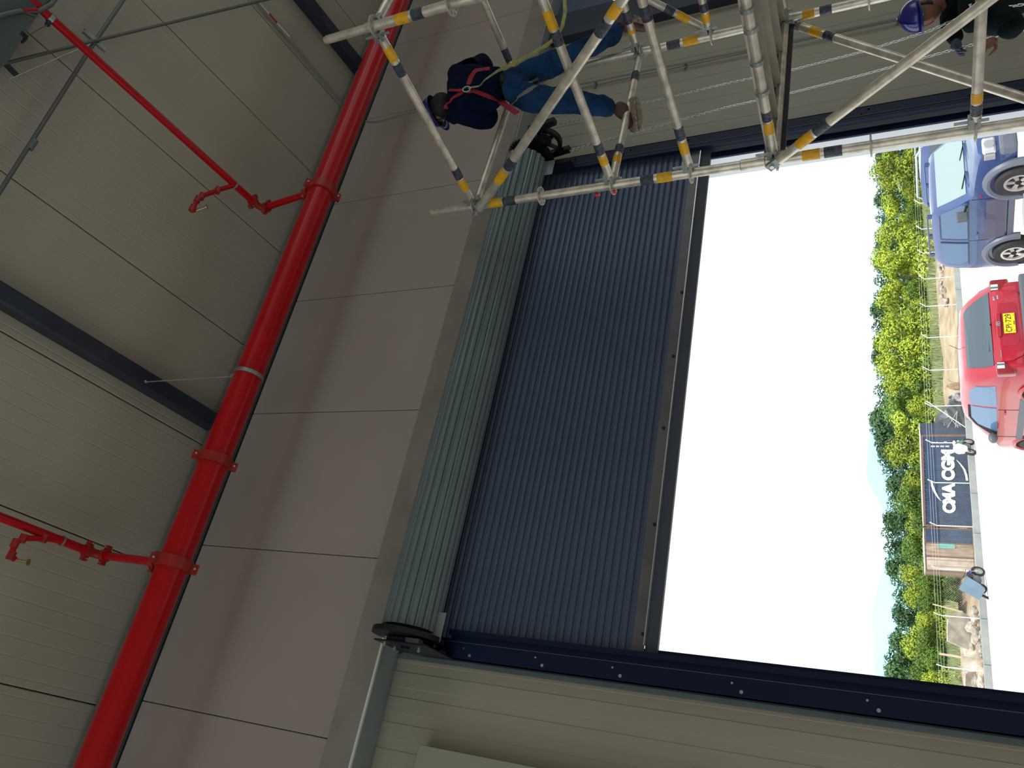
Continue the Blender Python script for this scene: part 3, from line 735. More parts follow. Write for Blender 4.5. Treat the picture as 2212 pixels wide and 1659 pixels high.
# clips on the deck ledger
for px in (15, 58, 130, 195):
    t = tparam(at_h(A, .64), at_h(B, .64), (1640 + px * .13, px)); c = at_h(A, .64).lerp(at_h(B, .64), t)
    obj('deck_clip', ring(bmesh.new(), c, v, .038, .027, .022, 14), MGALV, sc)
t = tag(empty('plastic_wrap', P(1625, 95, X=3.66)), 'crumpled clear plastic wrap tied to the deck tube', 'wrap')
bm = bmesh.new(); sphere(bm, P(1628, 100, X=3.63), .05, .5, .7, .35, 3)
for vtx in bm.verts: vtx.co += Vector([noise.noise(vtx.co * 30 + Vector((k * 9, 0, 0))) * .03 for k in range(3)])
obj('film', bm, mat('clear_film', (.55, .62, .65), .15, trans=.5), t)
for px, py, nm in ((1291, 421, 'red plastic cap on a thin bolt below the standard'), (1327, 414, 'red plastic plug poking through the rosette below the worker')):
    p = P(px, py, X=3.50)
    t = tag(empty('red_plug', p), nm, 'plug'); obj('plug_body', tb([p - Vector((0, 0, .012)), p + Vector((0, 0, .014))], [.011, .013], 10), mat('red_plastic', (.7, .01, .02), .4), t)
    obj('plug_stem', tb([p + Vector((0, 0, .0)), p + Vector((.028, .028, .0))], .005, 8), MBOLT, t)

# ================================================================= PEOPLE
def skin(name, joints, edges, m, parent, sub=2, root=0, smooth=True):
    """joints: [(point, radius or (rx, ry))]; grown into one tapered surface"""
    me = bpy.data.meshes.new(name); me.from_pydata([tuple(j[0]) for j in joints], edges, []); 
    o = bpy.data.objects.new(name, me); COL.objects.link(o)
    md = o.modifiers.new('skin', 'SKIN'); md.use_smooth_shade = True; md.branch_smoothing = .4
    for i, j in enumerate(joints):
        r = j[1]; me.skin_vertices[0].data[i].radius = r if isinstance(r, tuple) else (r, r)
    me.skin_vertices[0].data[root].use_root = True
    ss = o.modifiers.new('sub', 'SUBSURF'); ss.levels = ss.render_levels = sub
    dg = bpy.context.evaluated_depsgraph_get(); dg.update()
    nm = bpy.data.meshes.new_from_object(o.evaluated_get(dg))
    bpy.data.objects.remove(o); nm.name = name; nm.materials.clear(); nm.materials.append(m)
    for p in nm.polygons: p.use_smooth = True
    o = bpy.data.objects.new(name, nm); link(o, parent)
    if parent: basis_for(o, parent, Matrix())
    return o
def wrinkle(o, amp, sc_):
    """cloth folds: push the surface in and out along its normals"""
    me = o.data
    ns = [v.normal.copy() for v in me.vertices]
    for v, n in zip(me.vertices, ns):
        q = v.co * sc_; v.co += n * amp * (noise.noise(q) + .5 * noise.noise(q * 2.3))
def strap(name, pts, w, m, parent, nrm, th=.004):
    """flat webbing band along pts, its flat side facing nrm"""
    if len(pts) < 2: return None
    bm = bmesh.new(); L = []; pts = [Vector(p) for p in pts]; n = Vector(nrm)
    for i, p in enumerate(pts):
        d = (pts[min(i + 1, len(pts) - 1)] - pts[max(i - 1, 0)]).normalized(); s = n.cross(d).normalized(); nn = d.cross(s).normalized()
        L.append([bm.verts.new(p + s * a * w / 2 + nn * b_ * th / 2) for a, b_ in ((-1, -1), (1, -1), (1, 1), (-1, 1))])
    for a, b_ in zip(L, L[1:]):
        for k in range(4): bm.faces.new((a[k], a[(k + 1) % 4], b_[(k + 1) % 4], b_[k]))
    bm.faces.new(L[0][::-1]); bm.faces.new(L[-1]); return obj(name, bm, m, parent, smooth=True)
def hand(parent, wrist, dirv, palmn, m, curl=.5, right=True, s=1.0):
    """five-fingered hand; palmn = the way the palm faces"""
    d = Vector(dirv).normalized(); n = Vector(palmn); n = (n - d * n.dot(d)).normalized(); t = d.cross(n) * (1 if right else -1)
    w = Vector(wrist); J = [(w, .026 * s), (w + d * .05 * s, (.022 * s, .036 * s)), (w + d * .09 * s, (.018 * s, .040 * s))]; E_ = [(0, 1), (1, 2)]
    o = skin('hand', J, E_, m, parent, 2)
    for k, (off, ln) in enumerate(((.030, .072), (.010, .082), (-.010, .076), (-.029, .060))):
        p = w + d * .085 * s + t * off * s; dd = d.copy(); J = [(p - d * .02 * s, .0095 * s), (p, .0092 * s)]
        for i in range(3):
            a = curl * (.9 + .35 * i); dd = (dd * math.cos(a) + n * math.sin(a)).normalized(); n2 = None
            p = p + dd * ln * s * (.45, .32, .26)[i]; J.append((p, (.0085, .008, .0068)[i] * s)); nn = n
            n = (n - dd * n.dot(dd)).normalized() if abs(n.dot(dd)) < .98 else -d
        n = Vector(palmn); n = (n - d * n.dot(d)).normalized()
        skin('finger', J, [(i, i + 1) for i in range(len(J) - 1)], m, o, 1)
    p = w + d * .03 * s + t * .030 * s; J = [(p, .012 * s), (p + (d * .5 + t * .7 + n * .25).normalized() * .035 * s, .0105 * s)]
    J.append((J[-1][0] + (d * .8 + n * .6).normalized() * .030 * s, .009 * s)); J.append((J[-1][0] + (d * .6 + n * .9 - t * .3).normalized() * .022 * s, .0075 * s))
    skin('thumb', J, [(0, 1), (1, 2), (2, 3)], m, o, 1)
    return o
def head(parent, c, up, fwd, helm, s=1.0, chin=True, brim=True):
    """face, ears, hair; then a hard hat on top"""
    up = Vector(up).normalized(); fwd = Vector(fwd); fwd = (fwd - up * fwd.dot(up)).normalized(); sd = fwd.cross(up)
    mm = Matrix((sd, fwd, up)).transposed().to_4x4(); mm.translation = Vector(c)
    bm = bmesh.new(); bmesh.ops.create_uvsphere(bm, u_segments=32, v_segments=24, radius=1)
    for v in bm.verts:
        x, y, z = v.co
        w = .076 - .020 * max(0, -z) ** 1.5; x *= w; 
        y *= .095 - (.012 * max(0, -z) if y < 0 else .0); z *= .118
        f = max(0, v.co.y)
        if f > .5:
            nose = math.exp(-((v.co.x / .14) ** 2)) * math.exp(-(((v.co.z + .12) / .22) ** 2)); y += .024 * nose
            y -= .010 * math.exp(-(((abs(v.co.x) - .38) / .16) ** 2 + ((v.co.z - .08) / .13) ** 2))
            y += .006 * math.exp(-((v.co.x / .3) ** 2 + ((v.co.z + .48) / .06) ** 2))
        v.co = mm @ Vector((x, y, z)) * s if False else mm @ (Vector((x, y, z)) * s)
    h = obj('head', bm, MSKIN, parent, smooth=True)
    for sx in (-1, 1):
        bm = bmesh.new(); sphere(bm, (0, 0, 0), .03 * s, .35, .62, 1.05, 2, mm.to_3x3().to_4x4())
        for v in bm.verts: v.co += mm @ Vector((sx * .079 * s, -.005, -.008))
        obj('ear', bm, MSKIN, h, smooth=True)
        bm = bmesh.new(); sphere(bm, mm @ Vector((sx * .030 * s, .082 * s, .010 * s)), .011 * s, 1, 1, 1, 2); obj('eye', bm, mat('eye', (.5, .48, .45), .2), h, smooth=True)
    bm = bmesh.new(); tube(bm, [mm @ Vector((x * s, (.090 - abs(x) * .25) * s, -.055 * s)) for x in (-.022, -.01, 0, .01, .022)], .004 * s, 6); obj('mouth', bm, mat('lips', (.25, .09, .07), .5), h)
    bm = bmesh.new(); bmesh.ops.create_uvsphere(bm, u_segments=24, v_segments=16, radius=1)
    for v in bm.verts:
        x, y, z = v.co; y2 = min(y, .25); v.co = mm @ (Vector((x * .082, y2 * .101, max(z, -.55) * .12)) * s)
    obj('hair', bm, MHAIR, parent, smooth=True)
    # hard hat: dome, ridge, rim and peak
    bm = bmesh.new(); n = 36; rings = []
    for i in range(11):
        a = i / 10 * PI / 2; rr, zz = math.cos(a), math.sin(a)
        rings.append([bm.verts.new(mm @ (Vector((math.sin(2 * PI * k / n) * rr * .107, math.cos(2 * PI * k / n) * rr * .130, .028 + zz * .118)) * s)) for k in range(n)])
    for a, b_ in zip(rings, rings[1:]):
        for k in range(n):
            if (a[k].co - a[(k + 1) % n].co).length > 1e-7: bm.faces.new((a[k], a[(k + 1) % n], b_[(k + 1) % n], b_[k]))
    bmesh.ops.remove_doubles(bm, verts=bm.verts, dist=1e-5)
    o = obj('helmet', bm, helm, parent, smooth=True); sl = o.modifiers.new('thick', 'SOLIDIFY'); sl.thickness = .004
    bm = bmesh.new(); a_ = []; b2 = []
    for k in range(n):
        t = 2 * PI * k / n; ext = .012 + .050 * max(0, math.cos(t)) ** 1.5
        a_.append(bm.verts.new(mm @ (Vector((math.sin(t) * .106, math.cos(t) * .129, .030)) * s))); b2.append(bm.verts.new(mm @ (Vector((math.sin(t) * (.106 + ext * .6), math.cos(t) * (.129 + ext), .020)) * s)))
    for k in range(n): bm.faces.new((a_[k], a_[(k + 1) % n], b2[(k + 1) % n], b2[k]))
    r_ = obj('peak', bm, helm, o, smooth=True); sl = r_.modifiers.new('thick', 'SOLIDIFY'); sl.thickness = .004
    obj('ridge', tb([mm @ (Vector((0, math.cos(a) * .130, .03 + math.sin(a) * .122)) * s) for a in [PI * i / 12 for i in range(1, 12)]], .007 * s, 6), helm, o, smooth=True)
    return h, mm
def boot(parent, ankle, toe_dir, up, m=MBOOT, s=1.0):
    d = Vector(toe_dir).normalized(); u = Vector(up); u = (u - d * u.dot(d)).normalized(); a = Vector(ankle)
    J = [(a + u * .05 * s, (.052 * s, .052 * s)), (a - u * .03 * s, (.050 * s, .052 * s)), (a - u * .055 * s - d * .03 * s, (.042 * s, .040 * s)), (a - u * .055 * s + d * .08 * s, (.046 * s, .038 * s)), (a - u * .065 * s + d * .17 * s, (.044 * s, .026 * s))]
    o = skin('boot', J, [(0, 1), (1, 2), (1, 3), (3, 4)], m, parent, 2, 1)
    sd = d.cross(u); bm = bmesh.new(); n = 20; mm = Matrix((d, sd, u)).transposed().to_4x4(); mm.translation = a - u * .112 * s
    ou = []
    for k in range(n):
        t = 2 * PI * k / n; x = .075 + math.cos(t) * .138; y = math.sin(t) * (.050 - (.006 if -.03 < x < .08 else 0)); ou.append((x * s, y * s))
    prism(bm, ou, (0, 0, .022 * s)); 
    for v in bm.verts: v.co = mm @ v.co
    so = obj('sole', bm, MSOLE, o)
    for i in range(7):
        if i in (2,): continue
        x = (-.045 + i * .040) * s; bm = bmesh.new()
        for yy in (-.022, .004): box(bm, (x - .012 * s, yy * s, -.008 * s), (x + .010 * s, (yy + .020) * s, 0), mm)
        obj('tread', bm, MSOLE, so)
    return o

# ---- worker standing on the ledgers, back to us, reaching into the shutter's drive
w1 = tag(empty('person', P(1345, 235, Y=3.6)), 'person in navy jacket, jeans and red harness standing on the scaffold tubes', 'person')
def Q(x, y, d): return P(x, y, Y=d)
neck, sp1, sp2, pel = Q(978, 215, 3.44), Q(1000, 200, 3.42), Q(1050, 193, 3.40), Q(1105, 185, 3.42)
shR, shL = Q(990, 163, 3.44), Q(990, 245, 3.46)
elR, elL = Q(1048, 140, 3.56), Q(1058, 252, 3.58)
wrR, wrL = Q(1015, 150, 3.84), Q(1045, 262, 3.90)
J = [(pel + Vector((0, 0, .03)), (.185, .135)), (sp2, (.225, .150)), (sp1, (.235, .150)), (Q(988, 205, 3.43), (.15, .11)), (neck, .080),
     (shR, .105), (elR, (.098, .098)), (wrR, .055), (shL, .105), (elL, (.098, .098)), (wrL, .055)]
jk = skin('jacket', J, [(0, 1), (1, 2), (2, 3), (3, 4), (2, 5), (5, 6), (6, 7), (2, 8), (8, 9), (9, 10)], MNAVY, w1, 3, 0); wrinkle(jk, .016, 7)
hipR, hipL = Q(1130, 162, 3.45), Q(1132, 212, 3.47)
knR, knL = Q(1232, 122, 3.42), Q(1235, 218, 3.40)
anR, anL = Q(1342, 62, 3.56), Q(1326, 233, 3.58)
J = [(Q(1092, 187, 3.42), (.165, .120)), (Q(1118, 187, 3.43), (.168, .128)), (hipR, .115), (Q(1180, 142, 3.43), .104), (knR, .082), (Q(1285, 95, 3.48), .078), (anR, .070),
     (hipL, .115), (Q(1182, 216, 3.43), .102), (knL, .084), (Q(1280, 226, 3.46), .076), (anL, .072)]
js = skin('jeans', J, [(0, 1), (1, 2), (2, 3), (3, 4), (4, 5), (5, 6), (1, 7), (7, 8), (8, 9), (9, 10), (10, 11)], MJEAN, w1, 3, 0); wrinkle(js, .012, 11)
bo = boot(w1, Q(1338, 236, 3.58), Vector((-.85, .25, -.10)), Vector((.05, 0, 1)))
bo = boot(w1, Q(1352, 55, 3.57), Vector((.55, .75, -.25)), Vector((0, .1, 1)))
hc = Q(948, 238, 3.46)
up_ = (hc - neck).normalized() * .5 + Vector((0, 0, .8))
obj('neck', tb([neck - up_ * .04, hc - up_.normalized() * .02], .060, 16), MHAIR, w1, smooth=True)
head(w1, hc, up_, Vector((.12, 1, -.1)), mat('dark_blue_helmet', (.006, .008, .12), .35), .98)  # helmet in a darker blue than the second worker's
bm = bmesh.new(); sphere(bm, hc - up_.normalized() * .045 - Vector((0, .025, 0)), .098, 1, 1, .85, 3); obj('balaclava', bm, MHAIR, w1, smooth=True)
bk = Vector((0, -1, -.25))
for wr, el, rt in ((wrR, elR, True), (wrL, elL, False)): hand(w1, wr, (wr - el) + Vector((0, 0, .0)), Vector((0, .2, -1)), MGLOVE, .45, rt)
# harness: built just proud of the jacket's back
hn = obj('harness', ring(bmesh.new(), Q(1008, 193, 3.245), (0, 1, .2), .032, .024, .008, 20), mat('d_ring', (.25, .24, .22), .35, .8), w1)
fb = [(1008, 193), (975, 193)]
from mathutils.bvhtree import BVHTree
def on_body(pts, lift=.006, os_=(jk, js)):
    """straps lie on the clothes: drop each point onto the surface that faces the camera"""
    cam_o = Vector((0, 0, H)); trees = []
    dgx = bpy.context.evaluated_depsgraph_get()
    for o in os_:
        me = o.data; trees.append(BVHTree.FromPolygons([v.co for v in me.vertices], [p.vertices for p in me.polygons]))
    out = []
    for x, y in pts:
        d = (FW * F + RT * (829.5 - y) + DN * (x - 1106)).normalized(); best = None
        for t in trees:
            h_ = t.ray_cast(cam_o, d)
            if h_[0] is not None and (best is None or h_[3] < best[0]): best = (h_[3], h_[0])
        if best: out.append(Vector(best[1]) - d * lift)
        elif out: out.append(out[-1] + (P(x, y, Y=3.4) - out[-1]) * .5)
    return out
def dens(pts, k=4):
    o = []
    for (a, b_), (c, d) in zip(pts, pts[1:]):
        for i in range(k): o.append((a + (c - a) * i / k, b_ + (d - b_) * i / k))
    return o + [pts[-1]]
for pts, w_, m_ in (([(962, 193), (1000, 194)], .042, MSTRAP), ([(1000, 198), (980, 210), (966, 225), (962, 238)], .038, MSTRAP),
                    ([(1012, 183), (1018, 165), (1028, 152), (1045, 150), (1058, 148)], .036, MSTRAP), ([(1012, 197), (1025, 195), (1045, 203), (1068, 212), (1085, 222), (1105, 236), (1122, 248)], .045, MSTRAP),
                    ([(1068, 133), (1078, 130), (1090, 132)], .040, MSTRAP), ([(1145, 178), (1162, 168), (1160, 185), (1140, 196), (1120, 208), (1108, 225)], .040, MGSTRAP)):
    q = on_body(dens(pts)); strap('harness_strap', q, w_, m_, w1, (0, -1, -.3), .005)
pk = on_body([(1095, 170), (1140, 180), (1128, 205), (1092, 196)], .004)
strap('back_pocket', on_body(dens([(1100, 172), (1128, 176)])), .11, MJEAN, w1, (0, -1, -.3), .004)
strap('belt', on_body(dens([(1086, 160), (1083, 190), (1090, 222)])), .035, MBLACK, w1, (0, -1, -.3), .006)
# lanyard from the back ring up to the scaffold, out of view
ly = tag(empty('safety_lanyard', Q(1040, 183, 3.2)), 'lime green webbing lanyard curving from the harness ring', 'lanyard')
q0 = on_body([(1012, 190), (1036, 186)], .02)
obj('snap_hook', tb([q0[0], q0[1]], .007, 8), MBOLT, ly)
pts = [q0[1]] + [P(x, y, Y=yy) for x, y, yy in ((1048, 171, 3.12), (1075, 152, 3.08), (1110, 136, 3.02), (1150, 114, 2.98), (1180, 96, 2.95), (1203, 78, 2.92), (1215, 55, 2.90), (1221, 25, 2.88), (1219, -20, 2.86))]
strap('webbing', pts, .024, MLANY, ly, (0, -1, -.1), .004)
pts2 = [p + Vector((.02, .03, .012)) * math.sin(i / len(pts) * PI) for i, p in enumerate(pts)]
strap('webbing', pts2, .016, MLANY, ly, (.3, -1, .4), .004)

# ---- second worker on the floor, in profile, hauling the chain
w2 = tag(empty('person', (4.95, 3.95, 0)), 'person in dark green jacket and blue helmet pulling the hand chain', 'person')
hc2 = P(1992, 30, Y=4.05)
nk2 = P(2030, 5, Y=4.05); sho = P(2062, -22, Y=4.02); ch2 = P(2085, -45, Y=4.05); 
J = [(P(2400, -95, Y=4.1), (.21, .18)), (P(2240, -60, Y=4.08), (.26, .20)), (P(2120, -22, Y=4.06), (.25, .20)), (P(2066, -8, Y=4.05), (.17, .14)), (P(2034, 4, Y=4.05), .080),
     (P(2095, 30, Y=3.90), .105), (P(2200, 52, Y=3.78), .090), (P(2160, 84, Y=3.84), .058),
     (P(2056, 24, Y=4.20), .090), (P(2056, 62, Y=4.12), .066), (P(2064, 84, Y=4.05), .050)]
j2 = skin('jacket', J, [(0, 1), (1, 2), (2, 3), (3, 4), (2, 5), (5, 6), (6, 7), (2, 8), (8, 9), (9, 10)], MGREEN, w2, 3, 0); wrinkle(j2, .014, 8)
obj('neck', tb([P(2036, 2, Y=4.05), P(2008, 22, Y=4.05)], .055, 16), MSKIN, w2, smooth=True)
base = P(2400, -120, Y=4.1)
lg = [(base + Vector((0, 0, .02)), (.17, .13)), (Vector((base.x - .02, base.y - .11, .75)), .10), (Vector((base.x - .1, base.y - .14, .45)), .075), (Vector((base.x - .05, base.y - .15, .12)), .055),
      (Vector((base.x + .05, base.y + .10, .75)), .10), (Vector((base.x + .0, base.y + .14, .45)), .075), (Vector((base.x + .1, base.y + .15, .12)), .055)]
skin('trousers', lg, [(0, 1), (1, 2), (2, 3), (0, 4), (4, 5), (5, 6)], mat('dark_trousers', (.03, .035, .05), .85), w2, 2, 0)
for j in (3, 6): boot(w2, lg[j][0], Vector((-1, -.1, 0)), Vector((0, 0, 1)))
head(w2, hc2, Vector((-.10, 0, 1)), Vector((-1, -.25, -.12)), MHELM, 1.0)
hd = hand(w2, P(2155, 84, Y=3.84), P(2118, 104, Y=3.84) - P(2155, 84, Y=3.84), Vector((.2, .9, -.3)), MSKIN, .75, True)
hand(w2, P(2066, 84, Y=4.05), Vector((-1, .1, .08)), Vector((-.05, -.4, -1)), MGLOVE, .35, False)
strap('collar_badge', [P(2098, 8, Y=3.80), P(2102, 18, Y=3.80)], .03, MATS['white_label'], w2, (0, -1, 0))

# ================================================================= VEHICLES
MTYRE = mat('tyre', (.022, .022, .023), .75, var=.2, scale=20)
MRIM = mat('alloy', (.62, .60, .60), .3, .6)
MGLASS = mat('car_glass', (.045, .075, .10), .06, 0, spec=.9)
MTRIM = mat('grey_bumper', (.10, .115, .135), .5)
MCHROME = mat('chrome', (.85, .85, .85), .12, 1)
MLENS = mat('lamp_lens', (.75, .76, .78), .1, .3)
MARCH = mat('arch_dark', (.01, .009, .009), .9)
def interp(tab, y):
    if y <= tab[0][0]: return tab[0][1]
    for (a, va), (b_, vb) in zip(tab, tab[1:]):
        if y <= b_:
            t = (y - a) / (b_ - a + 1e-9); return va + (vb - va) * t
    return tab[-1][1]
class Car:
    """loft along y: ztop(y), zbottom, half width hw(y, z) with tumblehome above the belt"""
    def __init__(s, root, top, W_, belt, zb, plan, tumble, roofh, paint):
        s.root, s.top, s.W, s.belt, s.zb, s.plan, s.tum, s.roofh, s.paint = root, top, W_, belt, zb, plan, tumble, roofh, paint
        s.M = root.matrix_basis.copy()
    def hw(s, y, z):
        w = s.W * interp(s.plan, y)
        if z > s.belt: w -= s.tum * ((z - s.belt) / (s.roofh - s.belt)) ** 1.25
        elif z < s.zb + .25: w -= .05 * ((s.zb + .25 - z) / .25) ** 2
        else: w += .012 * math.sin(PI * (z - s.zb) / (s.belt - s.zb))
        return w
    def body(s):
        bm = bmesh.new(); rows = []; y0, y1 = s.top[0][0], s.top[-1][0]; ys_ = set()
        for a, b_ in zip(s.top, s.top[1:]):
            k = max(1, int((b_[0] - a[0]) / .09))
            for i in range(k): ys_.add(round(a[0] + (b_[0] - a[0]) * i / k, 4))
        ys_.add(y1)
        for y in sorted(ys_):
            zt = interp(s.top, y); r = []
            m_ = 12
            for i in range(m_ + 1):
                z_ = s.zb + (zt - s.zb) * (i / m_); w = s.hw(y, z_)
                e = (zt - z_)
                cr_ = .07
                if e < cr_: w -= cr_ * (1 - math.sqrt(max(0, 1 - ((cr_ - e) / cr_) ** 2))) * 1.0
                r.append((w, z_))
            top_ = [(r[-1][0] * u, zt + .018 * (1 - u * u)) for u in (.66, .33, 0)]
            half = r + top_
            ring_ = [bm.verts.new((w, y, z_)) for w, z_ in half] + [bm.verts.new((-w, y, z_)) for w, z_ in half[::-1][1:]]
            rows.append(ring_)
        for a, b_ in zip(rows, rows[1:]):
            for k in range(len(a) - 1): bm.faces.new((a[k], a[k + 1], b_[k + 1], b_[k]))
            bm.faces.new((a[-1], a[0], b_[0], b_[-1]))
        bm.faces.new(rows[0]); bm.faces.new(rows[-1][::-1])
        return s.put('body', bm, s.paint, s.root, True)
    def put(s, name, bm, m, parent, smooth=False):
        for v in bm.verts: v.co = s.M @ v.co
        return obj(name, bm, m, parent, smooth=smooth)
    def side_patch(s, name, poly, side, m, parent, off=.008, sub=6):
        """polygon in (y, z) laid on the body side"""
        bm = bmesh.new(); f = bm.faces.new([bm.verts.new((0, y, z_)) for y, z_ in poly]); bmesh.ops.triangulate(bm, faces=bm.faces[:]); bmesh.ops.subdivide_edges(bm, edges=bm.edges[:], cuts=3, use_grid_fill=True)
        for v in bm.verts: v.co.x = side * (s.hw(v.co.y, v.co.z) + off)
        g_ = bmesh.ops.extrude_face_region(bm, geom=bm.faces[:])
        for v in g_['geom']:
            if isinstance(v, bmesh.types.BMVert): v.co.x -= side * .02
        return s.put(name, bm, m, parent)
    def end_patch(s, name, poly, yfun, m, parent, off=.01, front=False):
        """polygon in (x, z) laid on a sloping front or rear face"""
        bm = bmesh.new(); bm.faces.new([bm.verts.new((x, 0, z_)) for x, z_ in poly]); bmesh.ops.triangulate(bm, faces=bm.faces[:]); bmesh.ops.subdivide_edges(bm, edges=bm.edges[:], cuts=3, use_grid_fill=True)
        sg = 1 if front else -1
        for v in bm.verts: v.co.y = yfun(v.co.z - .020 * (1 - min(1, (v.co.x / (s.W * .85)) ** 2))) + sg * off
        g_ = bmesh.ops.extrude_face_region(bm, geom=bm.faces[:])
        for v in g_['geom']:
            if isinstance(v, bmesh.types.BMVert): v.co.y -= sg * .03
        return s.put(name, bm, m, parent)
    def bx(s, name, a, b_, m, parent, bev=0):
        o = s.put(name, bx(a, b_), m, parent)
        if bev: bevel(o, bev)
        return o
    def wheel(s, x, y, r, w_, side, parent, spokes=5):
        c = Vector((x, y, r)); ax = Vector((side, 0, 0))
        bm = bmesh.new(); prof_ = [(r * .62, -w_ / 2), (r * .90, -w_ / 2), (r, -w_ * .32), (r, w_ * .32), (r * .92, w_ / 2), (r * .64, w_ / 2), (r * .60, w_ * .3)]
        L = []
        n = 32
        for rr, h_ in prof_: L.append([bm.verts.new(c + ax * h_ + Vector((0, math.cos(2 * PI * k / n), math.sin(2 * PI * k / n))) * rr) for k in range(n)])
        for a, b_ in zip(L, L[1:]):
            for k in range(n): bm.faces.new((a[k], a[(k + 1) % n], b_[(k + 1) % n], b_[k]))
        bm.faces.new(L[-1])
        wh = s.put('wheel', bm, MTYRE, parent, True)
        bm = bmesh.new(); ring(bm, c + ax * w_ * .40, ax, r * .63, r * .52, .05, 32); rim = s.put('rim', bm, MRIM, wh, True)
        for k in range(spokes):
            a = 2 * PI * k / spokes + .3; u_ = Vector((0, math.cos(a), math.sin(a))); t_ = ax.cross(u_)
            bm = bmesh.new(); q = [c + ax * w_ * .44 + u_ * r * .10 + t_ * r * .07, c + ax * w_ * .44 + u_ * r * .10 - t_ * r * .07, c + ax * w_ * .38 + u_ * r * .58 - t_ * r * .13, c + ax * w_ * .38 + u_ * r * .58 + t_ * r * .13]
            lo = [bm.verts.new(v) for v in q]; hi = [bm.verts.new(v - ax * .03) for v in q]; bm.faces.new(lo); bm.faces.new(hi[::-1])
            for i in range(4): bm.faces.new((lo[i], lo[(i + 1) % 4], hi[(i + 1) % 4], hi[i]))
            s.put('rim_spoke', bm, MRIM, wh)
        bm = bmesh.new(); tube(bm, [c + ax * w_ * .40, c + ax * w_ * .50], [r * .17, r * .12], 12); s.put('hub_cap', bm, MARCH, wh)
        bm = bmesh.new(); tube(bm, [c - ax * w_ * .2, c + ax * w_ * .28], r * .60, 24); s.put('brake_disc', bm, MARCH, wh)
        return wh
    def arch(s, y, r, side, m, parent, flare=.05, rr=.36):
        """dark well with a raised lip around the wheel"""
        bm = bmesh.new(); x = s.hw(y, .5) + .004; c = Vector((side * x, y, rr * .97)); n = 24
        vs = [bm.verts.new(c + Vector((0, math.cos(PI * k / n * 1.12 - .06 * PI), math.sin(PI * k / n * 1.12 - .06 * PI))) * r) for k in range(n + 1)]
        inn = [bm.verts.new(v.co - Vector((side * .25, 0, 0))) for v in vs]
        bm.faces.new(vs); 
        w_ = s.put('wheel_well', bm, MARCH, parent)
        bm = bmesh.new(); pts = [c + Vector((side * .005, math.cos(PI * k / n * 1.12 - .06 * PI) * (r + flare * .4), math.sin(PI * k / n * 1.12 - .06 * PI) * (r + flare * .4))) for k in range(n + 1)]
        tube(bm, pts, flare * .62, 8); s.put('arch_lip', bm, m, parent, True)

# ---- red hatchback, tail towards us
MCARR = mat('car_red', (.36, .004, .022), .28, 0, coat=.7)
MGLS = mat('sky_tinted_glass', (.07, .16, .30), .06, 0, spec=.9)  # blue of the reflected sky painted into the base colour
e = empty('hatchback_car', (0, 0, 0)); tag(e, 'red three-door hatchback seen from behind with a yellow number plate', 'car')
yc = 13.65; e.matrix_basis = Matrix.Translation((7.93, yc, gz(yc) + .0)) @ Matrix.Rotation(math.radians(-7), 4, 'Z') @ Matrix.Rotation(-math.atan(.0477), 4, 'X') @ Matrix.Diagonal((1, 1, .925, 1))
bpy.context.view_layer.update()
RH = 1.46
top = [(-1.90, .62), (-1.885, .80), (-1.86, .92), (-1.82, .98), (-1.77, 1.02), (-1.62, 1.20), (-1.50, 1.32), (-1.36, 1.405), (-1.15, 1.445), (-.7, 1.475), (-.2, 1.485), (.20, 1.455), (.42, 1.40), (.75, 1.22), (1.08, 1.02), (1.16, .985), (1.5, .93), (1.75, .84), (1.88, .72), (1.93, .55), (1.94, .42)]
car = Car(e, top, .825, .93, .22, [(-1.90, .84), (-1.84, .90), (-1.70, .96), (-1.3, 1), (1.0, 1), (1.5, .95), (1.75, .88), (1.94, .72)], .17, 1.48, MCARR)
body = car.body()
yr = lambda z: interp([(.3, -1.90), (.62, -1.90), (.80, -1.885), (.92, -1.86), (.98, -1.82), (1.02, -1.77), (1.20, -1.62), (1.32, -1.50), (1.405, -1.36)], z)
car.end_patch('rear_window', [(-.62, 1.00), (.62, 1.00), (.60, 1.12), (.53, 1.30), (.47, 1.375), (-.47, 1.375), (-.53, 1.30), (-.60, 1.12)], yr, MGLASS, e, .012)
car.end_patch('tailgate', [(-.60, .985), (-.60, .74), (-.53, .60), (-.45, .56), (.45, .56), (.53, .60), (.60, .74), (.60, .985)], yr, MCARR, e, .022)
car.end_patch('plate_recess', [(-.36, .86), (-.36, .66), (-.30, .62), (.30, .62), (.36, .66), (.36, .86)], yr, mat('car_red_dull', (.32, .012, .035), .35), e, .026)
plate = car.bx('number_plate', (-.165, -1.945, .665), (.165, -1.935, .825), mat('plate_yellow', (.85, .62, .01), .5), e)
FR = car.M @ Matrix.Translation((0, -1.9475, 0)) @ Matrix.Rotation(PI / 2, 4, 'X')
MINK = mat('plate_ink', (.02, .02, .02), .6)
def lettering(name, s_, size, x, z, m, parent, basis, ext=.001, off=0, sx=1):
    t = text_mesh(name, s_, size, m, basis @ Matrix.Translation((x, z, 0)), None, ext, off, sx); 
    t.parent = parent; basis_for(t, parent, Matrix()); return t
lettering('plate_characters', 'CPI\u00b7729', .115, 0, .757, MINK, plate, FR, sx=.82)
for x in (-.13, .13):
    for z_ in (.685, .81): car.put('plate_bolt', tb([(x, -1.95, z_), (x, -1.944, z_)], .006, 6), MINK, plate)
car.put('plate_mark', bx((-.03, -1.949, .68), (.03, -1.944, .69)), MINK, plate)
hb_ = car.bx('boot_handle', (-.20, -1.93, .865), (.20, -1.90, .925), MCARR, e, .01)
bm = bmesh.new(); ring(bm, (0, 0, 0), (0, 1, 0), .030, .024, .008, 24)
for v in bm.verts: v.co.x *= 1.35; v.co += Vector((0, -1.942, .905))
em = car.put('badge', bm, MCHROME, hb_)
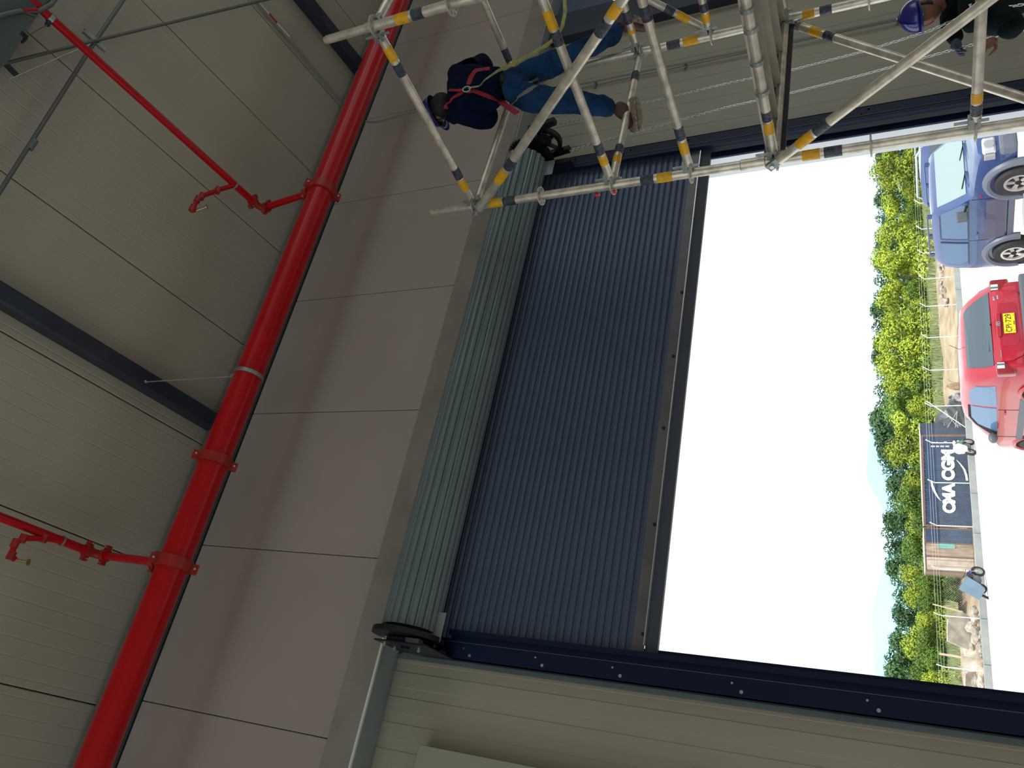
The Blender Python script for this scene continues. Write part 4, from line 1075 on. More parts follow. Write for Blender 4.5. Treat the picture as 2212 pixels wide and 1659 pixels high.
lettering('badge_letter', 'H', .05, .0, .905, MCHROME, em, car.M @ Matrix.Translation((0, -1.944, 0)) @ Matrix.Rotation(PI / 2, 4, 'X') @ Matrix(((1, .35, 0, -.32), (0, 1, 0, 0), (0, 0, 1, 0), (0, 0, 0, 1))), .002, .002)
for x0, zz, ww, hh in ((.43, .915, .035, .028), (.475, .925, .022, .018), (.44, .865, .07, .020), (-.53, .885, .035, .012), (-.49, .885, .035, .012), (-.45, .886, .03, .012)):
    car.bx('badge_script', (x0, yr(zz) - .03, zz), (x0 + ww, yr(zz) - .022, zz + hh), MCHROME, e)
for sd in (-1, 1):
    l = car.bx('tail_lamp', (min(sd * .60, sd * .80), -1.885, .70), (max(sd * .60, sd * .80), -1.74, .975), mat('tail_red', (.22, .002, .008), .15, coat=1), e, .03)
    car.bx('lamp_white', (min(sd * .61, sd * .71), -1.895, .86), (max(sd * .61, sd * .71), -1.88, .965), MLENS, l, .01)
    car.bx('lamp_ribs', (min(sd * .635, sd * .66), -1.90, .855), (max(sd * .635, sd * .66), -1.89, .97), MTRIM, l)
bp = car.bx('rear_bumper', (-.80, -2.00, .30), (.80, -1.80, .56), MCARR, e, .05)
car.bx('bumper_strip', (-.79, -2.02, .44), (.79, -1.86, .57), MTRIM, bp, .03)
wp = car.put('rear_wiper', tb([(.05, -1.80, 1.005), (-.05, -1.785, 1.03), (-.38, -1.775, 1.04)], .010, 6), MARCH, e)
car.put('wiper_pivot', tb([(.05, -1.84, 1.0), (.05, -1.78, 1.0)], .02, 10), MARCH, wp)
for sd in (-1, 1):
    car.side_patch('quarter_window', [(-1.42, .985), (-.64, .955), (-.50, 1.35), (-1.02, 1.36), (-1.28, 1.27)], sd, MGLS, e, .010)
    car.side_patch('door_window', [(-.54, .955), (.62, .93), (.70, .98), (.42, 1.20), (.12, 1.335), (-.42, 1.345)], sd, MGLS, e, .010)
    car.side_patch('window_frame', [(.55, .925), (.74, .925), (.78, .97), (.40, 1.27), (.10, 1.38), (-.40, 1.385), (-.40, 1.35), (.08, 1.345), (.36, 1.23)], sd, MARCH, e, .012)
    car.side_patch('side_moulding', [(-.95, .52), (.95, .52), (.95, .62), (-.95, .62)], sd, MTRIM, e, .016)
    d_ = car.side_patch('door_seam', [(-.47, .35), (-.455, .35), (-.455, .93), (-.47, .93)], sd, MARCH, e, .003)
    car.side_patch('front_seam', [(.82, .35), (.835, .35), (.835, .93), (.82, .93)], sd, MARCH, e, .003)
    car.put('door_handle', tb([(sd * .845, -.40, .82), (sd * .87, -.36, .825), (sd * .87, -.22, .825), (sd * .845, -.18, .82)], .014, 8), MCARR, e)
    bm = bmesh.new(); sphere(bm, (sd * .93, .60, 1.0), .11, .9, .55, .72, 3); mr_ = car.put('mirror', bm, MTRIM, e, True)
    car.put('mirror_stalk', tb([(sd * .80, .62, .955), (sd * .90, .60, .98)], .025, 8), MARCH, mr_)
    for yy in (-1.20, 1.22):
        car.arch(yy, .335, sd, MCARR, e, .055, .29); car.wheel(sd * .76, yy, .29, .18, sd, e, 5)
car.bx('front_bumper', (-.72, 1.80, .25), (.72, 1.98, .52), MCARR, e, .05)
for sd in (-1, 1): car.bx('head_lamp', (sd * .62 - .13, 1.72, .62), (sd * .62 + .13, 1.88, .78), MLENS, e, .03)
car.end_patch('windscreen', [(-.60, .99), (.60, .99), (.50, 1.38), (-.50, 1.38)], lambda z: interp([(.985, 1.16), (1.02, 1.08), (1.22, .75), (1.40, .42)], z), MGLASS, e, .012, True)
car.put('antenna', tb([(0, -1.1, 1.46), (0, -1.3, 1.62)], .004, 6), MARCH, e)

# ---- blue short off-roader, nose towards us
MCARB = mat('car_blue', (.035, .075, .22), .28, 0, coat=.8)
MFLARE = mat('flare_grey', (.13, .15, .20), .45)
e = empty('off_road_car', (0, 0, 0)); tag(e, 'light blue short off-road car with grey wheel flares, nose towards the shutter', 'car')
yc = 12.52; e.matrix_basis = Matrix.Translation((11.20, yc - .03, gz(yc))) @ Matrix.Rotation(math.radians(180 - 5), 4, 'Z') @ Matrix.Rotation(math.atan(.0477), 4, 'X') @ Matrix.Diagonal((1, .95, .955, 1))
bpy.context.view_layer.update()
top = [(-1.62, .70), (-1.61, 1.05), (-1.58, 1.40), (-1.52, 1.58), (-1.42, 1.635), (-1.0, 1.66), (-.2, 1.67), (.18, 1.655), (.30, 1.60), (.50, 1.36), (.76, 1.08), (.82, 1.05), (1.2, 1.02), (1.6, .97), (1.80, .92), (1.86, .80), (1.87, .5)]
suv = Car(e, top, .80, 1.02, .36, [(-1.62, .95), (-1.5, 1), (1.2, 1), (1.6, .97), (1.87, .90)], .12, 1.67, MCARB)
suv.body()
yf = lambda z: interp([(.5, 1.87), (.80, 1.86), (.92, 1.80), (.97, 1.6)], z)
yw = lambda z: interp([(1.05, .82), (1.08, .76), (1.36, .50), (1.60, .30)], z)
suv.end_patch('windscreen', [(-.68, 1.10), (.68, 1.10), (.60, 1.56), (-.60, 1.56)], yw, mat('bright_glass', (.30, .40, .42), .05, spec=1), e, .012, True)
for x in (-.35, .25): suv.put('wiper', tb([(x, .80, 1.085), (x + .3, .72, 1.16)], .008, 6), MARCH, e)
for sd in (-1, 1):
    suv.side_patch('door_window', [(-.50, 1.09), (.62, 1.09), (.62, 1.13), (.30, 1.48), (.24, 1.52), (-.50, 1.52)], sd, MGLS, e, .010)
    suv.side_patch('quarter_window', [(-1.38, 1.20), (-1.26, 1.09), (-.66, 1.09), (-.66, 1.52), (-1.30, 1.52), (-1.38, 1.44)], sd, MGLS, e, .010)
    for a in ([(-.52, 1.07), (.66, 1.07), (.66, 1.09), (-.52, 1.09)], [(-.52, 1.52), (.24, 1.52), (.22, 1.54), (-.52, 1.54)], [(-.53, 1.07), (-.50, 1.07), (-.50, 1.54), (-.53, 1.54)], [(-1.40, 1.07), (-.64, 1.07), (-.64, 1.09), (-1.28, 1.09)], [(-.66, 1.07), (-.63, 1.07), (-.63, 1.54), (-.66, 1.54)]):
        suv.side_patch('window_seal', a, sd, mat('seal_navy', (.03, .045, .10), .5), e, .013)
    suv.side_patch('door_skin_seam', [(-.58, .45), (-.57, .45), (-.57, 1.08), (-.58, 1.08)], sd, MARCH, e, .003)
    suv.side_patch('front_seam', [(.70, .45), (.71, .45), (.71, 1.02), (.70, 1.02)], sd, MARCH, e, .003)
    suv.side_patch('side_moulding', [(-.52, .50), (.66, .50), (.66, .80), (-.52, .80)], sd, mat('moulding_mauve', (.10, .10, .16), .45), e, .018)
    suv.side_patch('sill', [(-.70, .36), (.80, .36), (.80, .46), (-.70, .46)], sd, MFLARE, e, .03)
    suv.put('door_handle', tb([(sd * .815, -.50, .93), (sd * .835, -.46, .935), (sd * .835, -.36, .935), (sd * .815, -.33, .93)], .014, 8), MCARB, e)
    suv.bx('mirror', (sd * .96 - .10, .44, 1.08), (sd * .96 + .10, .52, 1.28), MTRIM, e, .03)
    suv.put('mirror_arm', tb([(sd * .80, .56, 1.10), (sd * .90, .50, 1.14)], .02, 8), MARCH, e)
    suv.bx('roof_rail', (sd * .58 - .018, -1.25, 1.72), (sd * .58 + .018, .05, 1.75), MCARB, e, .008)
    for yy in (-1.25, -.6, .05): suv.bx('rail_foot', (sd * .58 - .02, yy - .05, 1.66), (sd * .58 + .02, yy + .05, 1.735), MCARB, e, .005)
    for yy in (-1.05, 1.12):
        suv.arch(yy, .42, sd, MFLARE, e, .11, .35); suv.wheel(sd * .78, yy, .345, .22, sd, e, 5)
    l = suv.bx('head_lamp', (sd * .60 - .15, 1.80, .66), (sd * .60 + .15, 1.885, .86), MLENS, e, .035)
    suv.put('lamp_reflector', tb([(sd * .60, 1.885, .76), (sd * .60, 1.895, .76)], .075, 16), MCHROME, l)
    suv.bx('indicator', (sd * .79 - .02, 1.74, .68), (sd * .79 + .02, 1.86, .84), mat('smoked_lens', (.35, .36, .38), .2), l, .01)
    suv.put('wing_reflector', tb([(sd * .80, .80, .88), (sd * .825, .80, .88)], .018, 10), mat('red_reflector', (.5, .02, .03), .2), e)
gr_ = suv.bx('grille', (-.42, 1.84, .68), (.42, 1.89, .84), MCARB, e, .02)
for k in range(7): suv.bx('grille_slot', (-.39 + k * .115, 1.885, .71), (-.31 + k * .115, 1.895, .81), MARCH, gr_)
fb_ = suv.bx('front_bumper', (-.80, 1.78, .38), (.80, 2.02, .62), MFLARE, e, .05)
for sd in (-1, 1):
    suv.put('fog_lamp', tb([(sd * .52, 2.02, .50), (sd * .52, 2.03, .50)], .06, 16), MTRIM, fb_)
suv.bx('bumper_slot', (-.30, 2.015, .52), (.30, 2.025, .58), MARCH, fb_)
suv.put('tow_bar', tb([(-.4, 1.9, .30), (.4, 1.9, .30)], .03, 8), MARCH, e)
suv.put('spare_wheel', ring(bmesh.new(), (0, -1.74, .85), (0, 1, 0), .34, .05, .2, 28), MTYRE, e, True)
suv.put('mud_flap', bx((-.84, -1.52, .12), (-.66, -1.50, .36)), MFLARE, e)
suv.put('mud_flap', bx((.66, -1.52, .12), (.84, -1.50, .36)), MFLARE, e)

# ---- darker blue car standing behind it
MCARD = mat('car_deep_blue', (.03, .07, .22), .3, 0, coat=.7)
e = empty('estate_car', (0, 0, 0)); tag(e, 'deep blue tall car with roof rails, half hidden behind the light blue one', 'car')
yc = 15.3; e.matrix_basis = Matrix.Translation((15.45, yc, gz(yc))) @ Matrix.Rotation(math.radians(180 - 4), 4, 'Z')
bpy.context.view_layer.update()
top = [(-2.1, .75), (-2.08, 1.2), (-1.98, 1.58), (-1.8, 1.70), (-1.0, 1.76), (.2, 1.75), (.55, 1.62), (1.05, 1.12), (1.2, 1.08), (2.0, 1.0), (2.25, .8), (2.27, .5)]
c3 = Car(e, top, .88, 1.05, .3, [(-2.1, .93), (-1.8, 1), (1.4, 1), (2.27, .85)], .15, 1.76, MCARD); c3.body()
for sd in (-1, 1):
    c3.side_patch('rear_window', [(-1.80, 1.12), (-1.02, 1.12), (-1.02, 1.58), (-1.70, 1.56)], sd, MGLASS, e, .01)
    c3.side_patch('door_window', [(-.95, 1.12), (-.08, 1.12), (-.08, 1.58), (-.95, 1.58)], sd, MGLASS, e, .01)
    c3.side_patch('door_window', [(-.02, 1.12), (.95, 1.12), (.55, 1.52), (.40, 1.58), (-.02, 1.58)], sd, MGLASS, e, .01)
    c3.put('roof_rail', tb([(sd * .66, -1.6, 1.72), (sd * .66, -1.5, 1.83), (sd * .66, .0, 1.85), (sd * .66, .25, 1.75)], .022, 8), mat('rail_light', (.55, .62, .75), .3, .5), e, True)
    for yy in (-1.3, 1.4): c3.arch(yy, .38, sd, MCARD, e, .05, .33); c3.wheel(sd * .82, yy, .33, .2, sd, e, 5)
    c3.bx('mirror', (sd * 1.0 - .1, .75, 1.08), (sd * 1.0 + .1, .85, 1.22), MCARD, e, .03)
    c3.bx('head_lamp', (sd * .65 - .14, 2.1, .68), (sd * .65 + .14, 2.22, .85), MLENS, e, .03)
c3.end_patch('windscreen', [(-.68, 1.14), (.68, 1.14), (.60, 1.56), (-.60, 1.56)], lambda z: interp([(1.12, 1.05), (1.62, .55)], z), MGLASS, e, .012, True)

# ================================================================= FAR SIDE OF THE YARD
KY = 51.2
kb = tag(empty('kerb_wall', (25, KY, -1.95)), 'long low pale concrete kerb along the far edge of the yard', 'kerb')
MKERB = mat('kerb_concrete', (.27, .29, .29), .85, var=.12, scale=1.5, bump=.3)
x = 4.0; kme = None
while x < 50:
    if kme is None:
        o = obj('kerb_stone', bx((x + .01, KY, -2.0), (x + 2.49, KY + .35, -1.58)), MKERB, kb); bevel(o, .02, 1); kme = o; kx = x
    else:
        c = bpy.data.objects.new('kerb_stone', kme.data); link(c, kb); basis_for(c, kb, Matrix.Translation((x - kx, 0, 0))); m_ = c.modifiers.new('bevel', 'BEVEL'); m_.width = .02; m_.segments = 1
    x += 2.5
# fence: bent-top posts, three barbed wires, chain-link
fn = tag(empty('chain_link_fence', (25, 52, -1.95)), 'chain-link fence with bent white posts and barbed wires behind the kerb', 'fence')
MPOST = mat('white_post', (.72, .78, .78), .5)
posts = [(1975, 432), (1979, 488), (1982, 540), (1985, 595.6), (1987.5, 655), (1991, 722.5), (1994, 793), (1998, 870.5), (2000, 950), (2004.6, 1036), (2009, 1128.7), (2012.7, 1222.4), (2018, 1323.6), (2023.6, 1435)]
FY = 52.0; xs_ = []
for px, py in posts:
    p = P(px, py, Y=FY - .45); xs_.append(p.x)
    b0 = Vector((p.x, FY, -1.95)); kz = p.z - .40
    obj('fence_post', tb([b0, (p.x, FY, kz), (p.x, FY - .02, kz + .04), p], [.032, .032, .034, .038], 8), MPOST, fn)
xs_ = [xs_[0] + 4.5, xs_[0] + 2.2] + xs_ + [xs_[-1] - 2.9, xs_[-1] - 5.8]
ztop_ = P(1994, 793, Y=FY - .45).z
MWIRE = mat('fence_wire', (.55, .62, .60), .5, .3)
bm = bmesh.new()
for k, dz in enumerate((.02, .17, .32)): tube(bm, [(xs_[0], FY - .43 + k * .16, ztop_ - dz), (xs_[-1], FY - .43 + k * .16, ztop_ - dz)], .007, 3)
tag(obj('barbed_wires', bm, MWIRE, fn), kind='stuff')
bm = bmesh.new(); zlo, zhi = -1.9, ztop_ - .48; hh = zhi - zlo
x = xs_[-1]
while x < xs_[0]:
    for s_ in (1, -1):
        a = Vector((x if s_ == 1 else x + hh, FY, zlo)); b_ = Vector((x + hh if s_ == 1 else x, FY, zhi))
        tube(bm, [a, b_], .0024, 3, caps=False)
    x += .13
tag(obj('mesh_netting', bm, MWIRE, fn), kind='stuff')
bm = tb([(xs_[2] - 1.6 * 2.9 * 3, FY, 0), (xs_[2] - 12, FY, 0)], .02, 6)
bm.free()
obj('fence_brace', tb([P(2001, 866, Y=FY), P(2102, 934, Y=FY)], .028, 6), MPOST, fn)
# two bare stakes leaning beside it
for nm, a, b_, r in (('pale wooden stake leaning beside the end fence posts', (2029, 1412), (2134, 1429), .075), ('thin brown stake leaning between the container and the fence', (2015, 1305), (2080, 1322), .05)):
    t = tag(empty('stake', P(*b_, Y=FY + .5)), nm, 'stake'); o = obj('stake_pole', tb([P(*b_, Y=FY + .5), P(*a, Y=FY + .5)], [r, r * .85], 8), mat('bare_wood', (.55, .42, .30), .8, var=.15), t)
    obj('cut_end', tb([P(*a, Y=FY + .5), P(*a, Y=FY + .5) + Vector((0, 0, .01))], r * .7, 8), mat('bare_wood2', (.6, .5, .38), .8), t)

# shipping containers
def corr(bm, a, b_, z0, z1, nrm, pitch_=.28, dep=.045):
    """corrugated wall from a to b"""
    a, b_, n = Vector(a), Vector(b_), Vector(nrm); L = (b_ - a).length; d = (b_ - a).normalized(); k = max(2, int(L / pitch_)); p = L / k; o = []
    for i in range(k):
        for u_, w_ in ((0, 0), (.28, 0), (.42, -dep), (.86, -dep)): o.append(a + d * (i + u_) * p + n * w_)
    o.append(b_)
    lo = [bm.verts.new((v.x, v.y, z0)) for v in o]; hi = [bm.verts.new((v.x, v.y, z1)) for v in o]
    for i in range(len(o) - 1): bm.faces.new((lo[i], lo[i + 1], hi[i + 1], hi[i]))
zc = -2.05; HC = 2.98
Ac = P(2050, 939, Y=53.2); Bc = P(2055, 1139, Y=57.9)
Ac = Vector((Ac.x, 53.2, 0)); Bc = Vector((Bc.x, 57.9, 0)); dc = (Bc - Ac).normalized(); nc = Vector((-dc.y, dc.x, 0)); nc = nc if nc.y < 0 else -nc
MCB = mat('container_navy', (.028, .055, .12), .6, var=.25, scale=1.2); MRUST = mat('rust_steel', (.22, .11, .07), .8, col2=(.12, .10, .10), scale=4)
MCT = mat('container_tan', (.36, .28, .22), .8, var=.25, scale=2, stretch=(3, 3, .6)); MROOF = mat('container_roof', (.65, .62, .58), .7, var=.1)
ct = tag(empty('shipping_container', (Ac.x, Ac.y, zc)), 'dark blue corrugated shipping container with big white letters', 'container')
bm = bmesh.new(); corr(bm, Ac + dc * .12, Bc - dc * .12, zc + .15, zc + HC - .12, nc); obj('side_wall', bm, MCB, ct)
back = -nc * 2.44
obj('container_core', (lambda bm: (prism(bm, [(0, 0), (0, 1), (1, 1), (1, 0)], (0, 0, HC - .1), Ac - nc * .06 + Vector((0, 0, zc + .05)), (Bc - Ac), back * .97), bm)[1])(bmesh.new()), MCB, ct)
for q in (Ac, Bc - dc * .14):
    obj('corner_post', (lambda bm: (prism(bm, [(0, 0), (.14, 0), (.14, .14), (0, .14)], (0, 0, HC), q + Vector((0, 0, zc)), dc, -nc), bm)[1])(bmesh.new()), MRUST, ct)
for z_ in (zc, zc + HC - .14):
    obj('side_rail', (lambda bm: (prism(bm, [(0, .01), (1, .01), (1, -.1), (0, -.1)], (0, 0, .14), Ac + Vector((0, 0, z_)), (Bc - Ac), nc), bm)[1])(bmesh.new()), MRUST if z_ > zc else MCB, ct)
obj('roof_sheet', (lambda bm: (prism(bm, [(0, .02), (1, .02), (1, -2.4), (0, -2.4)], (0, 0, .05), Ac + Vector((0, 0, zc + HC)), (Bc - Ac), nc), bm)[1])(bmesh.new()), MROOF, ct)
# lettering on its side (reads from the far corner B to the near corner A)
LM = Matrix((-dc, Vector((0, 0, 1)), nc)).transposed().to_4x4()
if (-dc).cross(Vector((0, 0, 1))).dot(nc) < 0: LM = Matrix((dc, Vector((0, 0, 1)), nc)).transposed().to_4x4()
MWH = mat('container_white', (.85, .87, .88), .6)
def side_pt(px, py):
    d = FW * F + RT * (829.5 - py) + DN * (px - 1106); t = (Ac.dot(nc)) / (d.dot(nc)); return d * t + Vector((0, 0, H))
def pt_on_side(px, py):
    d = FW * F + RT * (829.5 - py) + DN * (px - 1106); o = Vector((0, 0, H)); t = ((Ac - o).dot(Vector((nc.x, nc.y, 0)))) / d.dot(Vector((nc.x, nc.y, 0))); return o + d * t
c = pt_on_side(2050, 1040); LMt = LM.copy(); LMt.translation = c + nc * .015
w0, w1_ = pt_on_side(2055, 1108), pt_on_side(2048, 971)
t = text_mesh('lettering', 'CMA CGM', .95, MWH, LMt, None, .01, .055, 1.0); dims = max((v.co - c).dot(dc) for v in t.data.vertices) - min((v.co - c).dot(dc) for v in t.data.vertices)
kx_ = (w0 - w1_).length / dims
for v in t.data.vertices:
    r_ = v.co - c; v.co = c + r_ + dc * r_.dot(dc) * (kx_ - 1)
t.parent = ct; basis_for(t, ct, Matrix())
def swoosh(pts, ws):
    bm = bmesh.new(); q = [pt_on_side(*p) for p in pts]; L = []
    for i, p in enumerate(q):
        d = (q[min(i + 1, len(q) - 1)] - q[max(0, i - 1)]).normalized(); s_ = nc.cross(d)
        L.append((bm.verts.new(p + s_ * ws[i] / 2 + nc * .02), bm.verts.new(p - s_ * ws[i] / 2 + nc * .02), bm.verts.new(p - s_ * ws[i] / 2 + nc * .004), bm.verts.new(p + s_ * ws[i] / 2 + nc * .004)))
    for a, b_ in zip(L, L[1:]):
        for k in range(4): bm.faces.new((a[k], a[(k + 1) % 4], b_[(k + 1) % 4], b_[k]))
    bm.faces.new(L[0]); bm.faces.new(L[-1][::-1]); obj('swoosh', bm, MWH, ct)
swoosh([(2033, 1082), (2026, 1074), (2019, 1062), (2014, 1050), (2012, 1038)], [.02, .09, .13, .14, .13])
swoosh([(2066, 993), (2075, 1003), (2083, 1014), (2087, 1026), (2089, 1038)], [.02, .08, .12, .13, .13])
for px, py0, sp_ in ((2012, 964, 16), (2032, 964, 20), (2012, 956, 14), (2040, 955, 6)):
    for k in range(int(sp_ / 2)):
        p = pt_on_side(px + k * 2.2, py0); 
        if k % 5 == 4: continue
        obj('marking', (lambda bm: (prism(bm, [(-.05, -.02), (.05, -.02), (.05, .02), (-.05, .02)], nc * .012, p + nc * .004, dc, (0, 0, 1)), bm)[1])(bmesh.new()), MWH, ct)
# second container, end on
Dc = P(2055, 1236, Y=58.6); Dc = Vector((Dc.x, 58.6, 0)); B2 = Bc + Vector((-.05, .15, 0)); d2_ = (Dc - B2).normalized(); n2_ = Vector((d2_.y, -d2_.x, 0)); n2_ = n2_ if n2_.y < 0 else -n2_; L2 = (Dc - B2).length
c2_ = tag(empty('shipping_container', (Dc.x, Dc.y, zc)), 'rusty tan and blue container end standing behind the lettered one', 'container')
obj('container_core', (lambda bm: (prism(bm, [(0, -.05), (1, -.05), (1, -6.0), (0, -6.0)], (0, 0, HC), B2 + Vector((0, 0, zc)), (Dc - B2), n2_), bm)[1])(bmesh.new()), MCT, c2_)
for t0, t1, m_, nm in ((.02, .36, MCB, 'door_leaf'), (.36, .66, MCT, 'door_leaf'), (.68, .98, mat('container_pale', (.50, .44, .38), .8, var=.15, scale=2), 'door_leaf')):
    bm = bmesh.new(); corr(bm, B2 + d2_ * L2 * t0, B2 + d2_ * L2 * t1, zc + .12, zc + HC - .1, n2_, .35, .03); obj(nm, bm, m_, c2_)
for t0 in (0, .345, .655, .985):
    obj('corner_post', (lambda bm: (prism(bm, [(-.04, .02), (.06, .02), (.06, -.1), (-.04, -.1)], (0, 0, HC), B2 + d2_ * L2 * t0 + Vector((0, 0, zc)), d2_, n2_), bm)[1])(bmesh.new()), MRUST, c2_)
for t0 in (.42, .58, .74, .88):
    p = B2 + d2_ * L2 * t0 + n2_ * .05; obj('locking_bar', tb([p + Vector((0, 0, zc + .15)), p + Vector((0, 0, zc + HC - .12))], .02, 6), MCT, c2_)
obj('roof_sheet', (lambda bm: (prism(bm, [(0, .03), (1, .03), (1, -6.0), (0, -6.0)], (0, 0, .05), B2 + Vector((0, 0, zc + HC)), (Dc - B2), n2_), bm)[1])(bmesh.new()), MROOF, c2_)
lg_ = obj('teal_panel', (lambda bm: (prism(bm, [(-.14, -.42), (-.08, -.5), (.08, -.5), (.14, -.42), (.14, .42), (.08, .5), (-.08, .5), (-.14, .42)], n2_ * .02, B2 + d2_ * L2 * .41 + n2_ * .03 + Vector((0, 0, zc + 1.65)), d2_, (0, 0, 1)), bm)[1])(bmesh.new()), mat('teal_paint', (.12, .48, .45), .6), c2_)

# dark tarpaulin heap, sacks
MTARP = mat('dark_tarp', (.05, .055, .065), .35, var=.3, scale=2)
def heap(name, label, cat, c, sx, sy, sz, m, seed, amp=.25, part='cover', n=22):
    t = tag(empty(name, (c[0], c[1], c[2])), label, cat); bm = bmesh.new(); rows = []
    for i in range(n // 2 + 1):
        a = i / (n // 2) * PI / 2; r = math.cos(a); zz = math.sin(a); row = []
        for k in range(n):
            th = 2 * PI * k / n; f = 1 + amp * noise.noise(Vector((math.cos(th) * 1.6 + seed, math.sin(th) * 1.6, zz * 2))) + amp * .6 * noise.noise(Vector((math.cos(th) * 5 + seed, math.sin(th) * 5, zz * 6)))
            row.append(bm.verts.new((c[0] + math.cos(th) * r * sx * f, c[1] + math.sin(th) * r * sy * f, c[2] + zz * sz * f)))
        rows.append(row)
    for a, b_ in zip(rows, rows[1:]):
        for k in range(n): bm.faces.new((a[k], a[(k + 1) % n], b_[(k + 1) % n], b_[k]))
    bmesh.ops.remove_doubles(bm, verts=bm.verts, dist=1e-4)
    bm.faces.new([v for v in rows[0] if v.is_valid][::-1]); obj(part, bm, m, t, smooth=False); return t
p = P(2076, 916, Y=55.2)
t = heap('tarpaulin_heap', 'dark grey tarpaulin thrown over a pile beside the blue container', 'tarpaulin', (p.x, 55.2, gz(55.2) - .25), 2.0, 1.0, 1.45, MTARP, 3, .3)
for a, b_ in (((2043, 930), (2068, 888)), ((2068, 888), (2062, 940)), ((2050, 900), (2075, 930))): obj('fold_edge', tb([P(*a, Y=54.2), P(*b_, Y=54.2)], .02, 5), mat('tarp_edge', (.5, .52, .55), .6), t)
p = P(2070, 858, Y=54.5); heap('sack', 'small black and white sack behind the red car', 'sack', (p.x, 54.5, gz(54.5) - .05), .35, .3, .75, mat('black_sack', (.04, .04, .05), .5, col2=(.6, .6, .62), scale=3), 11, .2)
p = P(2062, 834, Y=54.8); t = heap('sack', 'brown paper sack with a stick behind the red car', 'sack', (p.x, 54.8, gz(54.8)), .28, .25, .65, mat('brown_sack', (.33, .24, .14), .8, var=.2), 17, .3)
obj('stick', tb([P(2046, 820, Y=54.8), P(2066, 830, Y=54.8)], .015, 5), MRUST, t)

# broken rubble past the kerb
MROCK = mat('rubble_stone', (.42, .37, .32), .9, var=.3, scale=2, objvar=.35)
rmes = []
for k in range(5):
    bm = bmesh.new(); bmesh.ops.create_icosphere(bm, subdivisions=1, radius=1)
    for v in bm.verts: v.co *= 1 + .35 * noise.noise(v.co * 1.7 + Vector((k * 7, 0, 0))); v.co.z *= .6
    me = bpy.data.meshes.new('rock'); bm.to_mesh(me); bm.free(); me.materials.append(MROCK); rmes.append(me)
rnd = random.Random(5)
def rocks(n, pxr, pyr, s0, s1, group, label):
    for k in range(n):
        px, py = rnd.uniform(*pxr), rnd.uniform(*pyr); 
        y = 52.6 + (2130 - px) / 80 * 6; y = max(52.6, min(60, y)); x = P(px, py, Y=y).x
        o = bpy.data.objects.new('rock', rnd.choice(rmes)); s_ = rnd.uniform(s0, s1)
        o.matrix_basis = Matrix.Translation((x, y, gz(y) + s_ * .25)) @ Matrix.Rotation(rnd.uniform(0, 6), 4, 'Z') @ Matrix.Rotation(rnd.uniform(-.6, .6), 4, 'X') @ Matrix.Diagonal((s_, s_ * rnd.uniform(.6, 1), s_ * rnd.uniform(.6, 1.1), 1))
        link(o); tag(o, label, 'rock', group)
rocks(46, (2060, 2120), (1310, 1500), .16, .55, 'broken concrete lumps by the end fence posts', 'broken grey concrete lump in the rubble by the end fence posts')
rocks(22, (2050, 2085), (560, 660), .15, .42, 'pale lumps behind the cars', 'pale broken lump on the dirt bank behind the parked cars')
for nm, pc, yy, sz_, rx, rz in (('big flat broken slab lying in the rubble', (2085, 1362), 56, (1.3, .14, .95), .35, .2), ('tilted grey slab beside the pale stake', (2100, 1425), 55, (.9, .12, .6), -.5, .5), ('small slab lying near the end fence post', (2092, 1470), 55.5, (.8, .12, .5), .6, -.4)):
    p = P(*pc, Y=yy); t = tag(empty('concrete_slab', (p.x, yy, gz(yy))), nm, 'slab')
    mm = Matrix.Translation((p.x, yy, gz(yy) + sz_[2] * .5)) @ Matrix.Rotation(rz, 4, 'Z') @ Matrix.Rotation(rx, 4, 'X')
    bm = bmesh.new(); prism(bm, [(-sz_[0], -sz_[2] * .7), (-sz_[0] * .7, sz_[2]), (sz_[0] * .4, sz_[2] * .9), (sz_[0], sz_[2] * .1), (sz_[0] * .6, -sz_[2])], (0, sz_[1], 0), (0, 0, 0), (1, 0, 0), (0, 0, 1))
    for v in bm.verts: v.co = mm @ v.co
    obj('slab_body', bm, MROCK, t); q = mm @ Vector((sz_[0] * .5, .05, sz_[2] * .8)); obj('bent_bar', tb([q, q + Vector((.2, 0, .25)), q + Vector((.35, .05, .2))], .012, 5), MRUST, t)

